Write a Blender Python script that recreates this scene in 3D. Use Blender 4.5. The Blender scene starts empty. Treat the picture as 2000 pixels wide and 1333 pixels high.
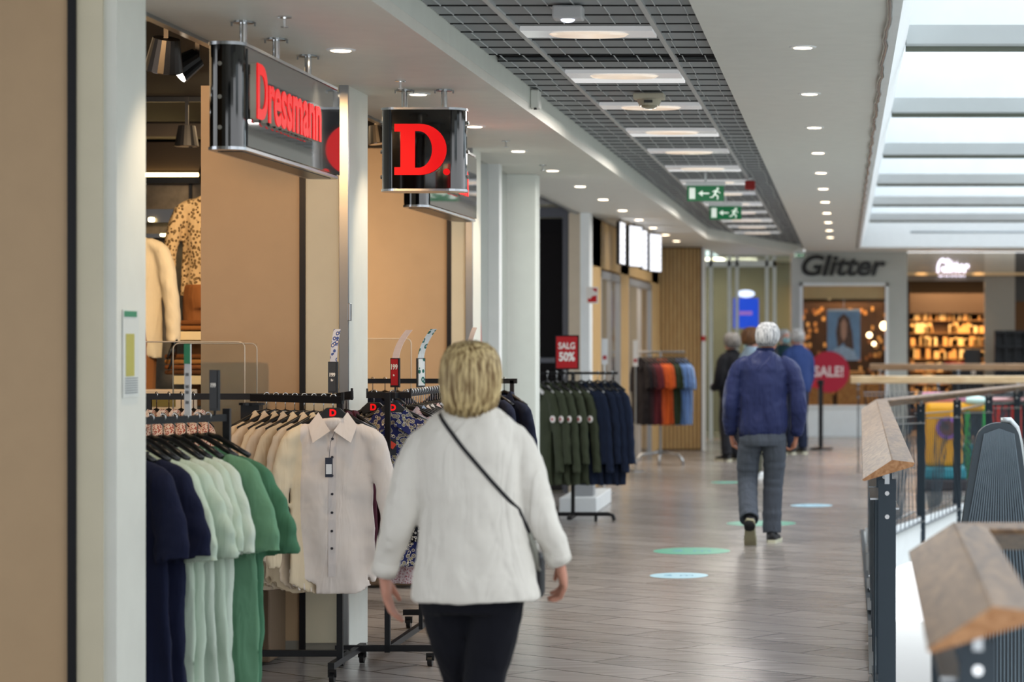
import bpy, bmesh, math, random
from mathutils import Vector, Matrix, Euler
from mathutils.bvhtree import BVHTree
PI = math.pi
R = math.radians
sc = bpy.context.scene
COL = sc.collection

# ------------------------------------------------------------------ camera, world, light
F = 4722.0          # focal length in pixels of the 2000 px frame (85 mm on 36 mm)
VX, VY, EYE = 1650.0, 658.0, 1.62
cam_d = bpy.data.cameras.new('camera'); cam = bpy.data.objects.new('camera', cam_d); COL.objects.link(cam)
cam.location = (0, 0, EYE); cam.rotation_euler = (PI/2, 0, 0)
cam_d.lens = 85; cam_d.sensor_width = 36; cam_d.sensor_fit = 'HORIZONTAL'
cam_d.shift_x = -(VX-1000)/2000; cam_d.shift_y = -(666.5-VY)/2000
cam_d.clip_start = .1; cam_d.clip_end = 300
cam_d.dof.use_dof = True; cam_d.dof.focus_distance = 11.9; cam_d.dof.aperture_fstop = 2.8
sc.camera = cam
sc.view_settings.view_transform = 'Standard'; sc.view_settings.look = 'None'
sc.view_settings.gamma = 1; sc.view_settings.use_curve_mapping = False
sc.view_settings.exposure = 1.22

def lin(h):
    h = h.lstrip('#'); out = []
    for i in (0, 2, 4):
        c = int(h[i:i+2], 16)/255
        out.append(c/12.92 if c <= .04045 else ((c+.055)/1.055)**2.4)
    return (out[0], out[1], out[2], 1)

wd = bpy.data.worlds.new('world'); sc.world = wd; wd.use_nodes = True
wn = wd.node_tree; bg = wn.nodes['Background']
bg.inputs['Color'].default_value = lin('ECEFF2'); bg.inputs['Strength'].default_value = 1.25

def area(name, loc, size, energy, color='FFFFFF', rot=(0, 0, 0), sy=None):
    l = bpy.data.lights.new(name, 'AREA'); l.energy = energy; l.color = lin(color)[:3]; l.size = size
    if sy: l.shape = 'RECTANGLE'; l.size_y = sy
    o = bpy.data.objects.new(name, l); COL.objects.link(o); o.location = loc; o.rotation_euler = rot
    return o
def spot(name, loc, target, energy, angle=50, color='FFC98A', blend=.5, size=.04):
    l = bpy.data.lights.new(name, 'SPOT'); l.energy = energy; l.color = lin(color)[:3]
    l.spot_size = R(angle); l.spot_blend = blend; l.shadow_soft_size = size
    o = bpy.data.objects.new(name, l); COL.objects.link(o); o.location = loc
    d = Vector(target)-Vector(loc); o.rotation_euler = d.to_track_quat('-Z', 'Y').to_euler()
    return o
# daylight coming down through the glass roof over the void
area('roof_daylight', (4.3, 25, 6.2), 7.0, 480, 'E4F0FF', (0, 0, 0), 30)
# fluorescent / grid fixtures of the mall ceiling and the open gallery behind the viewer
for yy in (14.8, 18.4, 25.6, 31):
    area('ceiling_fixture_light', (-1.2, yy, 2.98), .55, 18, 'FFF8F0', (0, 0, 0), 1.2)

def at(px, py, Y):
    return Vector(((px-VX)/F*Y, Y, EYE-(py-VY)/F*Y))
def atx(px, Y): return (px-VX)/F*Y
def atz(py, Y): return EYE-(py-VY)/F*Y

# ------------------------------------------------------------------ materials
MATS = {}
def mat(name, hexc, rough=.55, metal=0, bump=0, bscale=200, var=0, vscale=8, emit=0, ecol=None, coat=0, trans=0, alpha=1, sheen=0, spec=.5, ior=1.45):
    if name in MATS: return MATS[name]
    m = bpy.data.materials.new(name); m.use_nodes = True
    nt = m.node_tree; b = nt.nodes['Principled BSDF']
    b.inputs['Base Color'].default_value = lin(hexc); b.inputs['Roughness'].default_value = rough
    b.inputs['Metallic'].default_value = metal; b.inputs['Coat Weight'].default_value = coat
    b.inputs['Transmission Weight'].default_value = trans; b.inputs['Alpha'].default_value = alpha
    b.inputs['Sheen Weight'].default_value = sheen; b.inputs['Specular IOR Level'].default_value = spec
    b.inputs['IOR'].default_value = ior
    if emit:
        b.inputs['Emission Color'].default_value = lin(ecol or hexc); b.inputs['Emission Strength'].default_value = emit
    tc = nt.nodes.new('ShaderNodeTexCoord')
    if var or True:
        n = nt.nodes.new('ShaderNodeTexNoise'); n.inputs['Scale'].default_value = vscale; n.inputs['Detail'].default_value = 3
        nt.links.new(tc.outputs['Object'], n.inputs['Vector'])
        mx = nt.nodes.new('ShaderNodeMix'); mx.data_type = 'RGBA'; mx.blend_type = 'MULTIPLY'; mx.inputs[0].default_value = 1
        rmp = nt.nodes.new('ShaderNodeMapRange'); v = var or .03
        rmp.inputs['From Min'].default_value = .3; rmp.inputs['From Max'].default_value = .7
        rmp.inputs['To Min'].default_value = 1-v; rmp.inputs['To Max'].default_value = 1+v*.4
        nt.links.new(n.outputs['Fac'], rmp.inputs['Value']); nt.links.new(rmp.outputs['Result'], mx.inputs[7])
        mx.inputs[6].default_value = lin(hexc)
        nt.links.new(mx.outputs[2], b.inputs['Base Color'])
    if bump:
        n2 = nt.nodes.new('ShaderNodeTexNoise'); n2.inputs['Scale'].default_value = bscale; n2.inputs['Detail'].default_value = 2
        nt.links.new(tc.outputs['Object'], n2.inputs['Vector'])
        bp = nt.nodes.new('ShaderNodeBump'); bp.inputs['Strength'].default_value = bump; bp.inputs['Distance'].default_value = .003
        nt.links.new(n2.outputs['Fac'], bp.inputs['Height']); nt.links.new(bp.outputs['Normal'], b.inputs['Normal'])
    MATS[name] = m; return m
def cloth(name, hexc, rough=.9, wr=.5, var=.06):
    """woven cloth: fine weave and soft creases in the bump"""
    if name in MATS: return MATS[name]
    m = mat(name, hexc, rough, sheen=.03, var=var, vscale=5, spec=.15)
    nt = m.node_tree; b = nt.nodes['Principled BSDF']; tc = [n for n in nt.nodes if n.type == 'TEX_COORD'][0]
    mp = nt.nodes.new('ShaderNodeMapping'); mp.inputs['Scale'].default_value = (1, 1, .28)
    nt.links.new(tc.outputs['Object'], mp.inputs['Vector'])
    n = nt.nodes.new('ShaderNodeTexNoise'); n.inputs['Scale'].default_value = 9; n.inputs['Detail'].default_value = 2.5; n.inputs['Distortion'].default_value = 1.2
    nt.links.new(mp.outputs['Vector'], n.inputs['Vector'])
    bp = nt.nodes.new('ShaderNodeBump'); bp.inputs['Strength'].default_value = wr; bp.inputs['Distance'].default_value = .035
    nt.links.new(n.outputs['Fac'], bp.inputs['Height'])
    n3 = nt.nodes.new('ShaderNodeTexNoise'); n3.inputs['Scale'].default_value = 420
    nt.links.new(tc.outputs['Object'], n3.inputs['Vector'])
    bp2 = nt.nodes.new('ShaderNodeBump'); bp2.inputs['Strength'].default_value = .07; bp2.inputs['Distance'].default_value = .002
    nt.links.new(n3.outputs['Fac'], bp2.inputs['Height']); nt.links.new(bp.outputs['Normal'], bp2.inputs['Normal'])
    nt.links.new(bp2.outputs['Normal'], b.inputs['Normal'])
    return m
def pattern(name, c0, c1, c2, scale=38, rings=False):
    """printed fabric: voronoi cells with rings (paisley-like) or flecks"""
    if name in MATS: return MATS[name]
    m = cloth(name, c0); nt = m.node_tree; b = nt.nodes['Principled BSDF']
    tc = [n for n in nt.nodes if n.type == 'TEX_COORD'][0]
    v = nt.nodes.new('ShaderNodeTexVoronoi'); v.inputs['Scale'].default_value = scale
    nt.links.new(tc.outputs['Object'], v.inputs['Vector'])
    cr = nt.nodes.new('ShaderNodeValToRGB'); e = cr.color_ramp; e.interpolation = 'CONSTANT'
    if rings: st = [(0, c1), (.12, c0), (.24, c2), (.36, c0), (.44, c1), (.52, c0)]
    else: st = [(0, c2), (.2, c1), (.42, c0)]
    e.elements[0].position = 0; e.elements[0].color = lin(st[0][1]); e.elements[1].position = st[1][0]; e.elements[1].color = lin(st[1][1])
    for p, c in st[2:]:
        x = e.elements.new(p); x.color = lin(c)
    nt.links.new(v.outputs['Distance'], cr.inputs['Fac']); nt.links.new(cr.outputs['Color'], b.inputs['Base Color'])
    return m
def wood(name, a, bb, rough=.45, sc_=(3, .35, 3), s=6):
    if name in MATS: return MATS[name]
    m = mat(name, a, rough); nt = m.node_tree; b = nt.nodes['Principled BSDF']
    tc = [n for n in nt.nodes if n.type == 'TEX_COORD'][0]
    mp = nt.nodes.new('ShaderNodeMapping'); mp.inputs['Scale'].default_value = sc_
    nt.links.new(tc.outputs['Object'], mp.inputs['Vector'])
    n = nt.nodes.new('ShaderNodeTexNoise'); n.inputs['Scale'].default_value = s; n.inputs['Detail'].default_value = 5; n.inputs['Distortion'].default_value = 1.6
    nt.links.new(mp.outputs['Vector'], n.inputs['Vector'])
    cr = nt.nodes.new('ShaderNodeValToRGB'); cr.color_ramp.elements[0].position = .3; cr.color_ramp.elements[0].color = lin(bb)
    cr.color_ramp.elements[1].position = .7; cr.color_ramp.elements[1].color = lin(a)
    nt.links.new(n.outputs['Fac'], cr.inputs['Fac']); nt.links.new(cr.outputs['Color'], b.inputs['Base Color'])
    return m

def floor_mat():
    m = mat('floor_tile', '8E8682', .3); nt = m.node_tree; b = nt.nodes['Principled BSDF']
    tc = [n for n in nt.nodes if n.type == 'TEX_COORD'][0]
    mp = nt.nodes.new('ShaderNodeMapping'); mp.inputs['Rotation'].default_value = (0, 0, R(38))
    nt.links.new(tc.outputs['Object'], mp.inputs['Vector'])
    br = nt.nodes.new('ShaderNodeTexBrick'); br.inputs['Scale'].default_value = 1
    br.inputs['Brick Width'].default_value = 1.2; br.inputs['Row Height'].default_value = .3
    br.inputs['Mortar Size'].default_value = .008; br.inputs['Mortar Smooth'].default_value = .3
    br.inputs['Color1'].default_value = lin('A29C98'); br.inputs['Color2'].default_value = lin('8F8985'); br.inputs['Mortar'].default_value = lin('4C4744')
    nt.links.new(mp.outputs['Vector'], br.inputs['Vector'])
    mp2 = nt.nodes.new('ShaderNodeMapping'); mp2.inputs['Rotation'].default_value = (0, 0, R(38)); mp2.inputs['Scale'].default_value = (1, 9, 1)
    nt.links.new(tc.outputs['Object'], mp2.inputs['Vector'])
    n = nt.nodes.new('ShaderNodeTexNoise'); n.inputs['Scale'].default_value = 3; n.inputs['Detail'].default_value = 5
    nt.links.new(mp2.outputs['Vector'], n.inputs['Vector'])
    mx = nt.nodes.new('ShaderNodeMix'); mx.data_type = 'RGBA'; mx.blend_type = 'MULTIPLY'; mx.inputs[0].default_value = .55
    nt.links.new(br.outputs['Color'], mx.inputs[6])
    cr = nt.nodes.new('ShaderNodeValToRGB'); cr.color_ramp.elements[0].color = (.55, .53, .5, 1); cr.color_ramp.elements[0].position = .3; cr.color_ramp.elements[1].position = .7
    nt.links.new(n.outputs['Fac'], cr.inputs['Fac']); nt.links.new(cr.outputs['Color'], mx.inputs[7])
    nt.links.new(mx.outputs[2], b.inputs['Base Color'])
    rr = nt.nodes.new('ShaderNodeMapRange'); rr.inputs['To Min'].default_value = .15; rr.inputs['To Max'].default_value = .32
    nt.links.new(n.outputs['Fac'], rr.inputs['Value']); nt.links.new(rr.outputs['Result'], b.inputs['Roughness'])
    bp = nt.nodes.new('ShaderNodeBump'); bp.inputs['Strength'].default_value = .4; bp.inputs['Distance'].default_value = .002; bp.invert = True
    nt.links.new(br.outputs['Fac'], bp.inputs['Height']); nt.links.new(bp.outputs['Normal'], b.inputs['Normal'])
    return m

# ------------------------------------------------------------------ mesh building
class MB:
    def __init__(s): s.v = []; s.f = []
    def add(s, vs, fs):
        n = len(s.v); s.v += [tuple(v) for v in vs]; s.f += [tuple(i+n for i in f) for f in fs]; return s
    def box(s, c, size, rot=None):
        hx, hy, hz = size[0]/2, size[1]/2, size[2]/2
        vs = [Vector((x, y, z)) for x in (-hx, hx) for y in (-hy, hy) for z in (-hz, hz)]
        if rot is not None:
            M = rot if isinstance(rot, Matrix) else Euler(rot).to_matrix()
            vs = [M @ v for v in vs]
        c = Vector(c)
        return s.add([v+c for v in vs], [(0, 1, 3, 2), (4, 6, 7, 5), (0, 4, 5, 1), (2, 3, 7, 6), (0, 2, 6, 4), (1, 5, 7, 3)])
    def bb(s, a, b):
        return s.box([(a[i]+b[i])/2 for i in range(3)], [abs(b[i]-a[i]) for i in range(3)])
    def bar(s, a, b, w, h, up=(0, 0, 1)):
        a = Vector(a); b = Vector(b); d = (b-a); L = d.length; d.normalize(); up = Vector(up)
        if abs(d.dot(up)) > .98: up = Vector((0, 1, 0))
        sx = d.cross(up).normalized(); uz = sx.cross(d)
        M = Matrix((sx, d, uz)).transposed()
        return s.box((a+b)/2, (w, L, h), M)
    def loft(s, rings, cap=True, close=True):
        n = len(rings[0]); vs = [p for r in rings for p in r]; fs = []
        for i in range(len(rings)-1):
            for j in range(n if close else n-1):
                k = (j+1) % n; fs.append((i*n+j, i*n+k, (i+1)*n+k, (i+1)*n+j))
        if cap:
            fs.append(tuple(range(n))[::-1]); m = (len(rings)-1)*n; fs.append(tuple(range(m, m+n)))
        return s.add(vs, fs)
    def tube(s, pts, rad, seg=10, cap=True, flat=1.0, up=(0, 1, 0)):
        pts = [Vector(p) for p in pts]
        if not hasattr(rad, '__len__'): rad = [rad]*len(pts)
        rings = []; prev = None
        for i, p in enumerate(pts):
            d = (pts[min(i+1, len(pts)-1)]-pts[max(i-1, 0)]).normalized()
            u = Vector(up) if prev is None else prev
            if abs(d.dot(u)) > .97: u = Vector((1, 0, 0)) if abs(d.x) < .9 else Vector((0, 0, 1))
            sx = d.cross(u).normalized(); uy = sx.cross(d).normalized(); prev = uy
            r = rad[i]; rx, ry = (r if hasattr(r, '__len__') else (r, r*flat))
            rings.append([p+sx*math.cos(2*PI*j/seg)*rx+uy*math.sin(2*PI*j/seg)*ry for j in range(seg)])
        return s.loft(rings, cap)
    def cyl(s, a, b, r, seg=16): return s.tube([a, b], r, seg)
    def ball(s, c, r, seg=16, rings=10):
        c = Vector(c); rr = r if hasattr(r, '__len__') else (r, r, r); R_ = []
        for i in range(rings+1):
            th = .04+(PI-.08)*i/rings
            R_.append([c+Vector((rr[0]*math.sin(th)*math.cos(2*PI*j/seg), rr[1]*math.sin(th)*math.sin(2*PI*j/seg), rr[2]*math.cos(th))) for j in range(seg)])
        return s.loft(R_)
    def prism(s, poly, axis, a, b):
        """poly: 2-D points; axis 'x': poly=(y,z), 'y': poly=(x,z), 'z': poly=(x,y)"""
        def mk(p, t): return {'x': (t, p[0], p[1]), 'y': (p[0], t, p[1]), 'z': (p[0], p[1], t)}[axis]
        return s.loft([[mk(p, a) for p in poly], [mk(p, b) for p in poly]])
    def mesh(s, name, smooth=False, remesh=0, sm=0, sub=0, bevel=0, noise=None):
        me = bpy.data.meshes.new(name); me.from_pydata(s.v, [], s.f)
        bm = bmesh.new(); bm.from_mesh(me); bmesh.ops.recalc_face_normals(bm, faces=bm.faces); bm.to_mesh(me); bm.free()
        if remesh or sub or bevel:
            o = bpy.data.objects.new('tmp', me); COL.objects.link(o)
            if remesh:
                r = o.modifiers.new('r', 'REMESH'); r.mode = 'VOXEL'; r.voxel_size = remesh; r.use_smooth_shade = True
            if sm:
                q = o.modifiers.new('s', 'SMOOTH'); q.factor = .6; q.iterations = sm
            if noise:
                t = bpy.data.textures.new(name+'_cl', 'CLOUDS'); t.noise_scale = noise[0]
                q = o.modifiers.new('d', 'DISPLACE'); q.texture = t; q.strength = noise[1]; q.mid_level = .5
            if sub:
                q = o.modifiers.new('u', 'SUBSURF'); q.levels = sub; q.render_levels = sub
            if bevel:
                q = o.modifiers.new('b', 'BEVEL'); q.width = bevel; q.segments = 2; q.limit_method = 'ANGLE'
            dg = bpy.context.evaluated_depsgraph_get()
            m2 = bpy.data.meshes.new_from_object(o.evaluated_get(dg)); m2.name = name
            bpy.data.objects.remove(o); bpy.data.meshes.remove(me); me = m2
        if smooth:
            for p in me.polygons: p.use_smooth = True
        return me
    def pieces(s):
        par = list(range(len(s.v)))
        def fd(i):
            while par[i] != i: par[i] = par[par[i]]; i = par[i]
            return i
        for f in s.f:
            for q in f[1:]: par[fd(q)] = fd(f[0])
        out = {}
        for f in s.f: out.setdefault(fd(f[0]), []).append(f)
        res = []
        for fs in out.values():
            ids = sorted({i for f in fs for i in f}); mp = {a: b for b, a in enumerate(ids)}
            m_ = MB(); m_.v = [s.v[i] for i in ids]; m_.f = [tuple(mp[i] for i in f) for f in fs]; res.append(m_)
        return res
    def each(s, name, m, parent=None, **k):
        return [q.build(name, m, parent, **k) for q in s.pieces()]
    def build(s, name, m, parent=None, smooth=False, **k):
        me = s.mesh(name, smooth, **k); return link(name, me, m, parent)
def link(name, me, m=None, parent=None, loc=(0, 0, 0), rot=(0, 0, 0)):
    if m is not None and not me.materials: me.materials.append(m)
    o = bpy.data.objects.new(name, me); COL.objects.link(o); o.location = loc; o.rotation_euler = rot
    if parent is not None: o.parent = parent
    return o
def thing(name, label, cat, loc=(0, 0, 0), rz=0, group=None):
    o = bpy.data.objects.new(name, None); COL.objects.link(o); o.location = loc; o.rotation_euler = (0, 0, rz)
    o.empty_display_size = .1
    o['label'] = label; o['category'] = cat
    if group: o['group'] = group
    return o
def tag(o, label, cat, group=None):
    o['label'] = label; o['category'] = cat
    if group: o['group'] = group
    return o
def struct(name, mb, m, parent=None, **k):
    o = mb.build(name, m, parent, **k) if isinstance(mb, MB) else mb
    if parent is None: o['kind'] = 'structure'
    return o
def dup(root, loc=None, rz=None, label=None, group=None):
    r = root.copy(); COL.objects.link(r)
    if loc is not None: r.location = loc
    if rz is not None: r.rotation_euler = (r.rotation_euler[0], r.rotation_euler[1], rz)
    if label: r['label'] = label
    if group: r['group'] = group
    for ch in list(root.children):
        c = ch.copy(); COL.objects.link(c); c.parent = r
        for g in ch.children:
            d = g.copy(); COL.objects.link(d); d.parent = c
    return r
def text_mesh(body, size, ext=.003, bold=0, sx=1.0, shear=0, spacing=1):
    c = bpy.data.curves.new('t', 'FONT'); c.body = body; c.size = size; c.extrude = ext; c.offset = bold
    c.align_x = 'CENTER'; c.align_y = 'CENTER'; c.resolution_u = 4; c.shear = shear; c.space_character = spacing
    o = bpy.data.objects.new('t', c); COL.objects.link(o); o.scale = (sx, 1, 1)
    dg = bpy.context.evaluated_depsgraph_get(); dg.update()
    me = bpy.data.meshes.new_from_object(o.evaluated_get(dg)); me.transform(Matrix.Diagonal((sx, 1, 1, 1)))
    me.materials.clear(); bpy.data.objects.remove(o)
    return me
def text(name, body, size, m, parent, loc, rot=(PI/2, 0, 0), **k):
    me = text_mesh(body, size, **k); me.name = name
    return link(name, me, m, parent, loc, rot)
def curve_fill(loops, ext=.004):
    c = bpy.data.curves.new('c', 'CURVE'); c.dimensions = '2D'; c.fill_mode = 'BOTH'; c.extrude = ext
    for L in loops:
        s = c.splines.new('POLY'); s.points.add(len(L)-1); s.use_cyclic_u = True
        for i, p in enumerate(L): s.points[i].co = (p[0], p[1], 0, 1)
    o = bpy.data.objects.new('c', c); COL.objects.link(o)
    dg = bpy.context.evaluated_depsgraph_get(); dg.update()
    me = bpy.data.meshes.new_from_object(o.evaluated_get(dg)); bpy.data.objects.remove(o)
    return me

M_wall = mat('painted_wall_pale', 'E0E3DC', .55, bump=.05)
M_cream = mat('painted_cream', 'D3CCB4', .55, bump=.05)
M_beige = mat('laminate_beige', 'BCA07E', .45, var=.03)
M_soffit = mat('plaster_soffit', 'E6E5DC', .5, bump=.04)
M_band = mat('plaster_band', 'E2E3DC', .6)
M_white = mat('white_paint', 'E9EDEE', .5)
M_black = mat('black_metal', '15161A', .4, metal=.2)
M_blackp = mat('black_plastic', '0D0E11', .35)
M_gloss = mat('gloss_black_acrylic', '050506', .05, coat=1, coatr=0) if False else mat('gloss_black_acrylic', '050506', .06, coat=.8)
M_red = mat('red_acrylic', 'DE0C14', .45, spec=.2, emit=.22, ecol='FF1A1A')
M_chrome = mat('chrome', 'D8DADC', .12, metal=1)
M_steel = mat('brushed_steel', 'A9AEB2', .3, metal=1)
M_silver = mat('silver_edge', 'B9BEC4', .25, metal=.9)
M_lamp = mat('lamp_disc', 'FFF1DC', .4, emit=4, ecol='FFE6C4')
M_glass = mat('clear_glass', 'EAF3F0', .02, trans=1, ior=1.05)
M_railp = mat('rail_steel_blue', '2C3740', .4, metal=.4)
M_wire = mat('rail_wire', '3B4853', .35, metal=.7)

# ------------------------------------------------------------------ the setting
ZS, ZG, ZB = 2.90, 3.05, 3.00       # shop soffit, grid ceiling, right-hand band
XS = -2.53                           # line of the shop fronts
XE = .13                             # edge of the gallery floor
# upper floor (one slab with the void cut out of it)
OB = [(.16, 20.3), (2.6, 29.2)]
poly = [(-9, -3), (XE, -3), (XE, 20.3), (8.5, 51), (8.5, 52), (-9, 52)]
poly = [(-9, -3), (XE, -3), (XE, 20.2), (.30, 20.35), (2.9, 30.4), (9, 30.4), (9, 52), (-9, 52)]
fl = MB().prism(poly, 'z', 0, -.012)
struct('floor', fl, floor_mat())
sl = MB().prism([(p[0] if p[0] < 8 else p[0], p[1]) for p in poly], 'z', -.0125, -.38)
struct('trim_1', sl, M_white)
struct('trim_8', MB().bb((XE+.001, -3, -.3), (XE+.03, 20.2, .012)), M_railp)
struct('wall_light_block', MB().bb((-9, -3.1, 0), (.2, -3.0, 3.0)), mat('behind_grey', '8E8B86', .6))  # unseen wall added behind the camera to block world light from the back
struct('floor_lower', MB().bb((-2, -4, -4.6), (12, 52, -4.5)), mat('lower_floor', 'B4B7B4', .35))
struct('wall_lower', MB().bb((-.4, -4, -4.5), (-.3, 52, -.39)), M_white)
struct('wall_opposite', MB().bb((9.6, -4, -4.5), (9.8, 52, 3.0)), mat('far_side_wall', 'B8BAB6', .6))
# shop soffit, fascia beam, dark grid field, right-hand plaster band
struct('ceiling_soffit', MB().prism([(-2.75, -3), (-1.80, -3), (-1.80, 31.7), (-.64, 37.9), (-.64, 44), (-2.0, 44), (-2.0, 36), (-2.75, 36)], 'z', ZS, ZS+.05), M_soffit)
M_fas = mat('fascia_paint', 'E2E6DE', .5)
struct('trim_2', MB().bb((-1.83, -3, ZS+.0505), (-1.80, 31.7, ZG+.02)), M_fas)
struct('trim_3', MB().prism([(-1.83, 31.7), (-1.80, 31.7), (-.64, 37.9), (-.66, 37.95)], 'z', ZS+.0505, ZG+.02), M_fas)
struct('ceiling_band', MB().prism([(-.64, -3), (.20, -3), (.20, 39.3), (-.64, 39.3)], 'z', ZB, ZB+.12), M_band)
struct('ceiling_back', MB().bb((.2, 37.75, ZB), (9.6, 39.3, ZB+.12)), M_band)
struct('ceiling_slab', MB().bb((-9, -3, 3.62), (.20, 52, 3.72)), mat('slab', '3A3B3C', .8))
struct('trim_4', MB().bb((-2.79, -3, ZS-.015), (-2.751, 36, ZS+.06)), M_steel)
struct('trim_5', MB().prism([(-2.8, 31.7), (-.64, 31.7), (-.64, 44), (-2.8, 44)], 'z', 3.3, 3.32), M_band)
# grid ceiling: ribbed dark cassettes in rows, thin light tees, two broad main bars
grid = thing('grid_ceiling', 'dark ribbed metal cassette ceiling field with light tee lines over the walkway', 'ceiling grid', (0, 0, 0))
M_cas = mat('cassette_grey', '9BA1A4', .5, metal=.1, var=.12, vscale=1.5)
M_tee = mat('tee_light', 'CDD2D4', .4, metal=0)
rs = random.Random(4)
mc = MB(); mt = MB(); mdk = MB()
y = 8.0; row = 0
fixture_rows = [11.25, 13.05, 14.85, 16.65, 18.45, 20.25, 22.05, 23.85, 25.65, 27.45, 29.25, 31.05, 32.85]
while y < 37.7:
    xl = -1.795 if y < 31.7 else -1.795+(y-31.7)*1.16/6.2
    if not (12.15 < y < 12.4):
        for k in range(6):      # ribs of one row
            yy = y+.012+k*.046
            if xl < -.66: mc.add([(xl, yy, ZG+.004), (-.645, yy, ZG+.004), (-.645, yy+.038, ZG-.004), (xl, yy+.038, ZG-.004), (xl, yy+.04, ZG+.02), (-.645, yy+.04, ZG+.02)], [(0, 1, 2, 3), (3, 2, 5, 4)])
    mdk.bb((xl, y-.005, ZG-.008), (-.645, y+.005, ZG+.0))
    off = rs.uniform(-.006, .006)
    x = -1.78+.115*(0)
    for i in range(10):
        x = -1.74+i*.115+off+.01*math.sin(row*.9)
        if x > xl+.01 and min(abs(y+.15-f) for f in fixture_rows) > .16 or x < -1.53 or x > -.86:
            if x > xl and x < -.655: mt.bb((x-.0018, y+.008, ZG-.009), (x+.0018, y+.285, ZG-.004))
    y += .3; row += 1
mc.build('cassette', M_cas, grid); mt.build('tee', M_tee, grid); mdk.build('gap_line', mat('gap_dark', '26282A', .6), grid)
m2 = MB()
for x in (-1.512, -.869): m2.bb((x-.012, 8, ZG-.016), (x+.012, 33.2, ZG))
m2.each('main_bar', mat('main_bar', 'C6CACB', .4, metal=.2), grid)
struct('ceiling_plenum', MB().bb((-1.83, 7.6, ZG+.05), (-.64, 38, ZG+.06)), mat('plenum', '5A5D5F', .8))
M_refl = mat('reflector', 'C9CDCF', .25, metal=.6, emit=.12, ecol='FFFFFF')
M_dif = mat('diffuser', 'D8DBDB', .5, emit=.22, ecol='FFFFFF')
for i, fy in enumerate(fixture_rows):
    t = thing('ceiling_light_panel', ['', '', ''][0] or 'reflector light panel in the dark grid ceiling, number %s from the front' % ['one', 'two', 'three', 'four', 'five', 'six', 'seven', 'eight', 'nine', 'ten', 'eleven', 'twelve', 'thirteen'][i], 'ceiling light', (-1.19, fy, ZG-.02), 0, 'light panels in the grid ceiling')
    MB().bb((-.305, -.13, -.002), (.305, .13, .02)).build('reflector', M_refl, t)
    if i in (1, 3, 5, 6, 8, 10):
        MB().bb((-.305, .15, -.002), (.305, .36, .02)).build('diffuser', M_dif, t)
    b = MB().tube([(0, 0, -.012), (0, 0, .0)], [(.17, .09), (.19, .1)], 20)
    b.build('lamp_cover', mat('lamp_cover', 'E8E4DC', .15, metal=.3, emit=.25, ecol='FFE8D0'), t)
# skylight well over the void
struct('trim_6', MB().prism([(.20, ZB), (.24, ZB+.0), (.36, 3.36), (.36, 3.9), (.20, 3.9)], 'y', -3, 37.7), M_white)
struct('trim_7', MB().bb((.2, 37.55, ZB+.01), (9.6, 37.74, 4.3)), M_white)
M_bm = mat('roof_beam_white', 'D3DBDE', .6, var=.05, vscale=3)
M_slit = mat('roof_slit', '6E7468', .6)
for k in range(-2, 6):
    Yb = 14.5+4.35*k
    struct('trim_%d' % (10+k), MB().prism([(Yb-.26, 3.80), (Yb-.25, 3.46), (Yb-.16, 3.36), (Yb+.06, 3.36), (Yb+.10, 3.46), (Yb+.14, 5.2), (Yb-.22, 5.2)], 'x', .365, 9.6), M_bm)
    struct('trim_%d' % (30+k), MB().bb((.365, Yb-.02, 3.335), (9.6, Yb+.05, 3.359)), M_slit)
tag(MB().tube([(1.0, 36.9, 3.22), (3.1, 36.9, 3.22)], .02, 8).build('suspended_rod', mat('pale_rod', 'AEB8BE', .4), None, smooth=True), 'thin pale rod hanging across the far end of the skylight', 'rod')
# wavy foil/cable strip along the skylight edge
pts = []
for i in range(150):
    yy = 9+i*.19; pts.append((.188+.005*math.sin(i*1.1)+.003*math.sin(i*2.7), yy, ZB-.016+.003*math.sin(i*1.9)))
tag(MB().tube(pts, .012, 6).build('edge_foil', mat('foil', '9A968E', .2, metal=.9), None, smooth=True), 'crumpled silvery strip running along the edge of the skylight opening', 'strip')

# ---- shop-front bays: panel, black profile, cream pillar
M_kick = mat('kick_plate', '8E8A80', .5)
def bay(Y, w_beige, bx, n, px_cream, metal=True):
    xl = px_cream
    struct('wall_front_%d' % n, MB().bb((xl, Y, 0), (XS, Y+.0001+bx, ZS)), M_wall)
    # cream cladding on the side that faces down the gallery
    struct('wall_cladding_%d' % n, MB().bb((xl, Y-.012, .06), (XS-.045, Y-.0005, ZS)), M_cream)
    struct('trim_%d' % (50+n), MB().bb((xl-.03, Y-.02, 0), (xl-.001, Y+.05, ZS)), M_black)
    struct('wall_panel_%d' % n, MB().bb((xl-.031-w_beige, Y+.0, .07), (xl-.031, Y+.06, ZS)), M_beige)
    struct('baseboard_%d' % n, MB().bb((xl-.031-w_beige, Y-.004, 0), (XS-.04, Y-.013 if False else Y-.0001, .07)), M_kick)
    if metal: struct('trim_%d' % (60+n), MB().bb((XS-.04, Y-.03, 0), (XS+.004, Y-.0005, ZS-.0)), M_steel)
bay(8.40, 1.0, .35, 1, -2.665, False)
bay(12.32, .505, .50, 2, -2.745)
bay(16.42, .56, .38, 3, -2.67)
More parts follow.
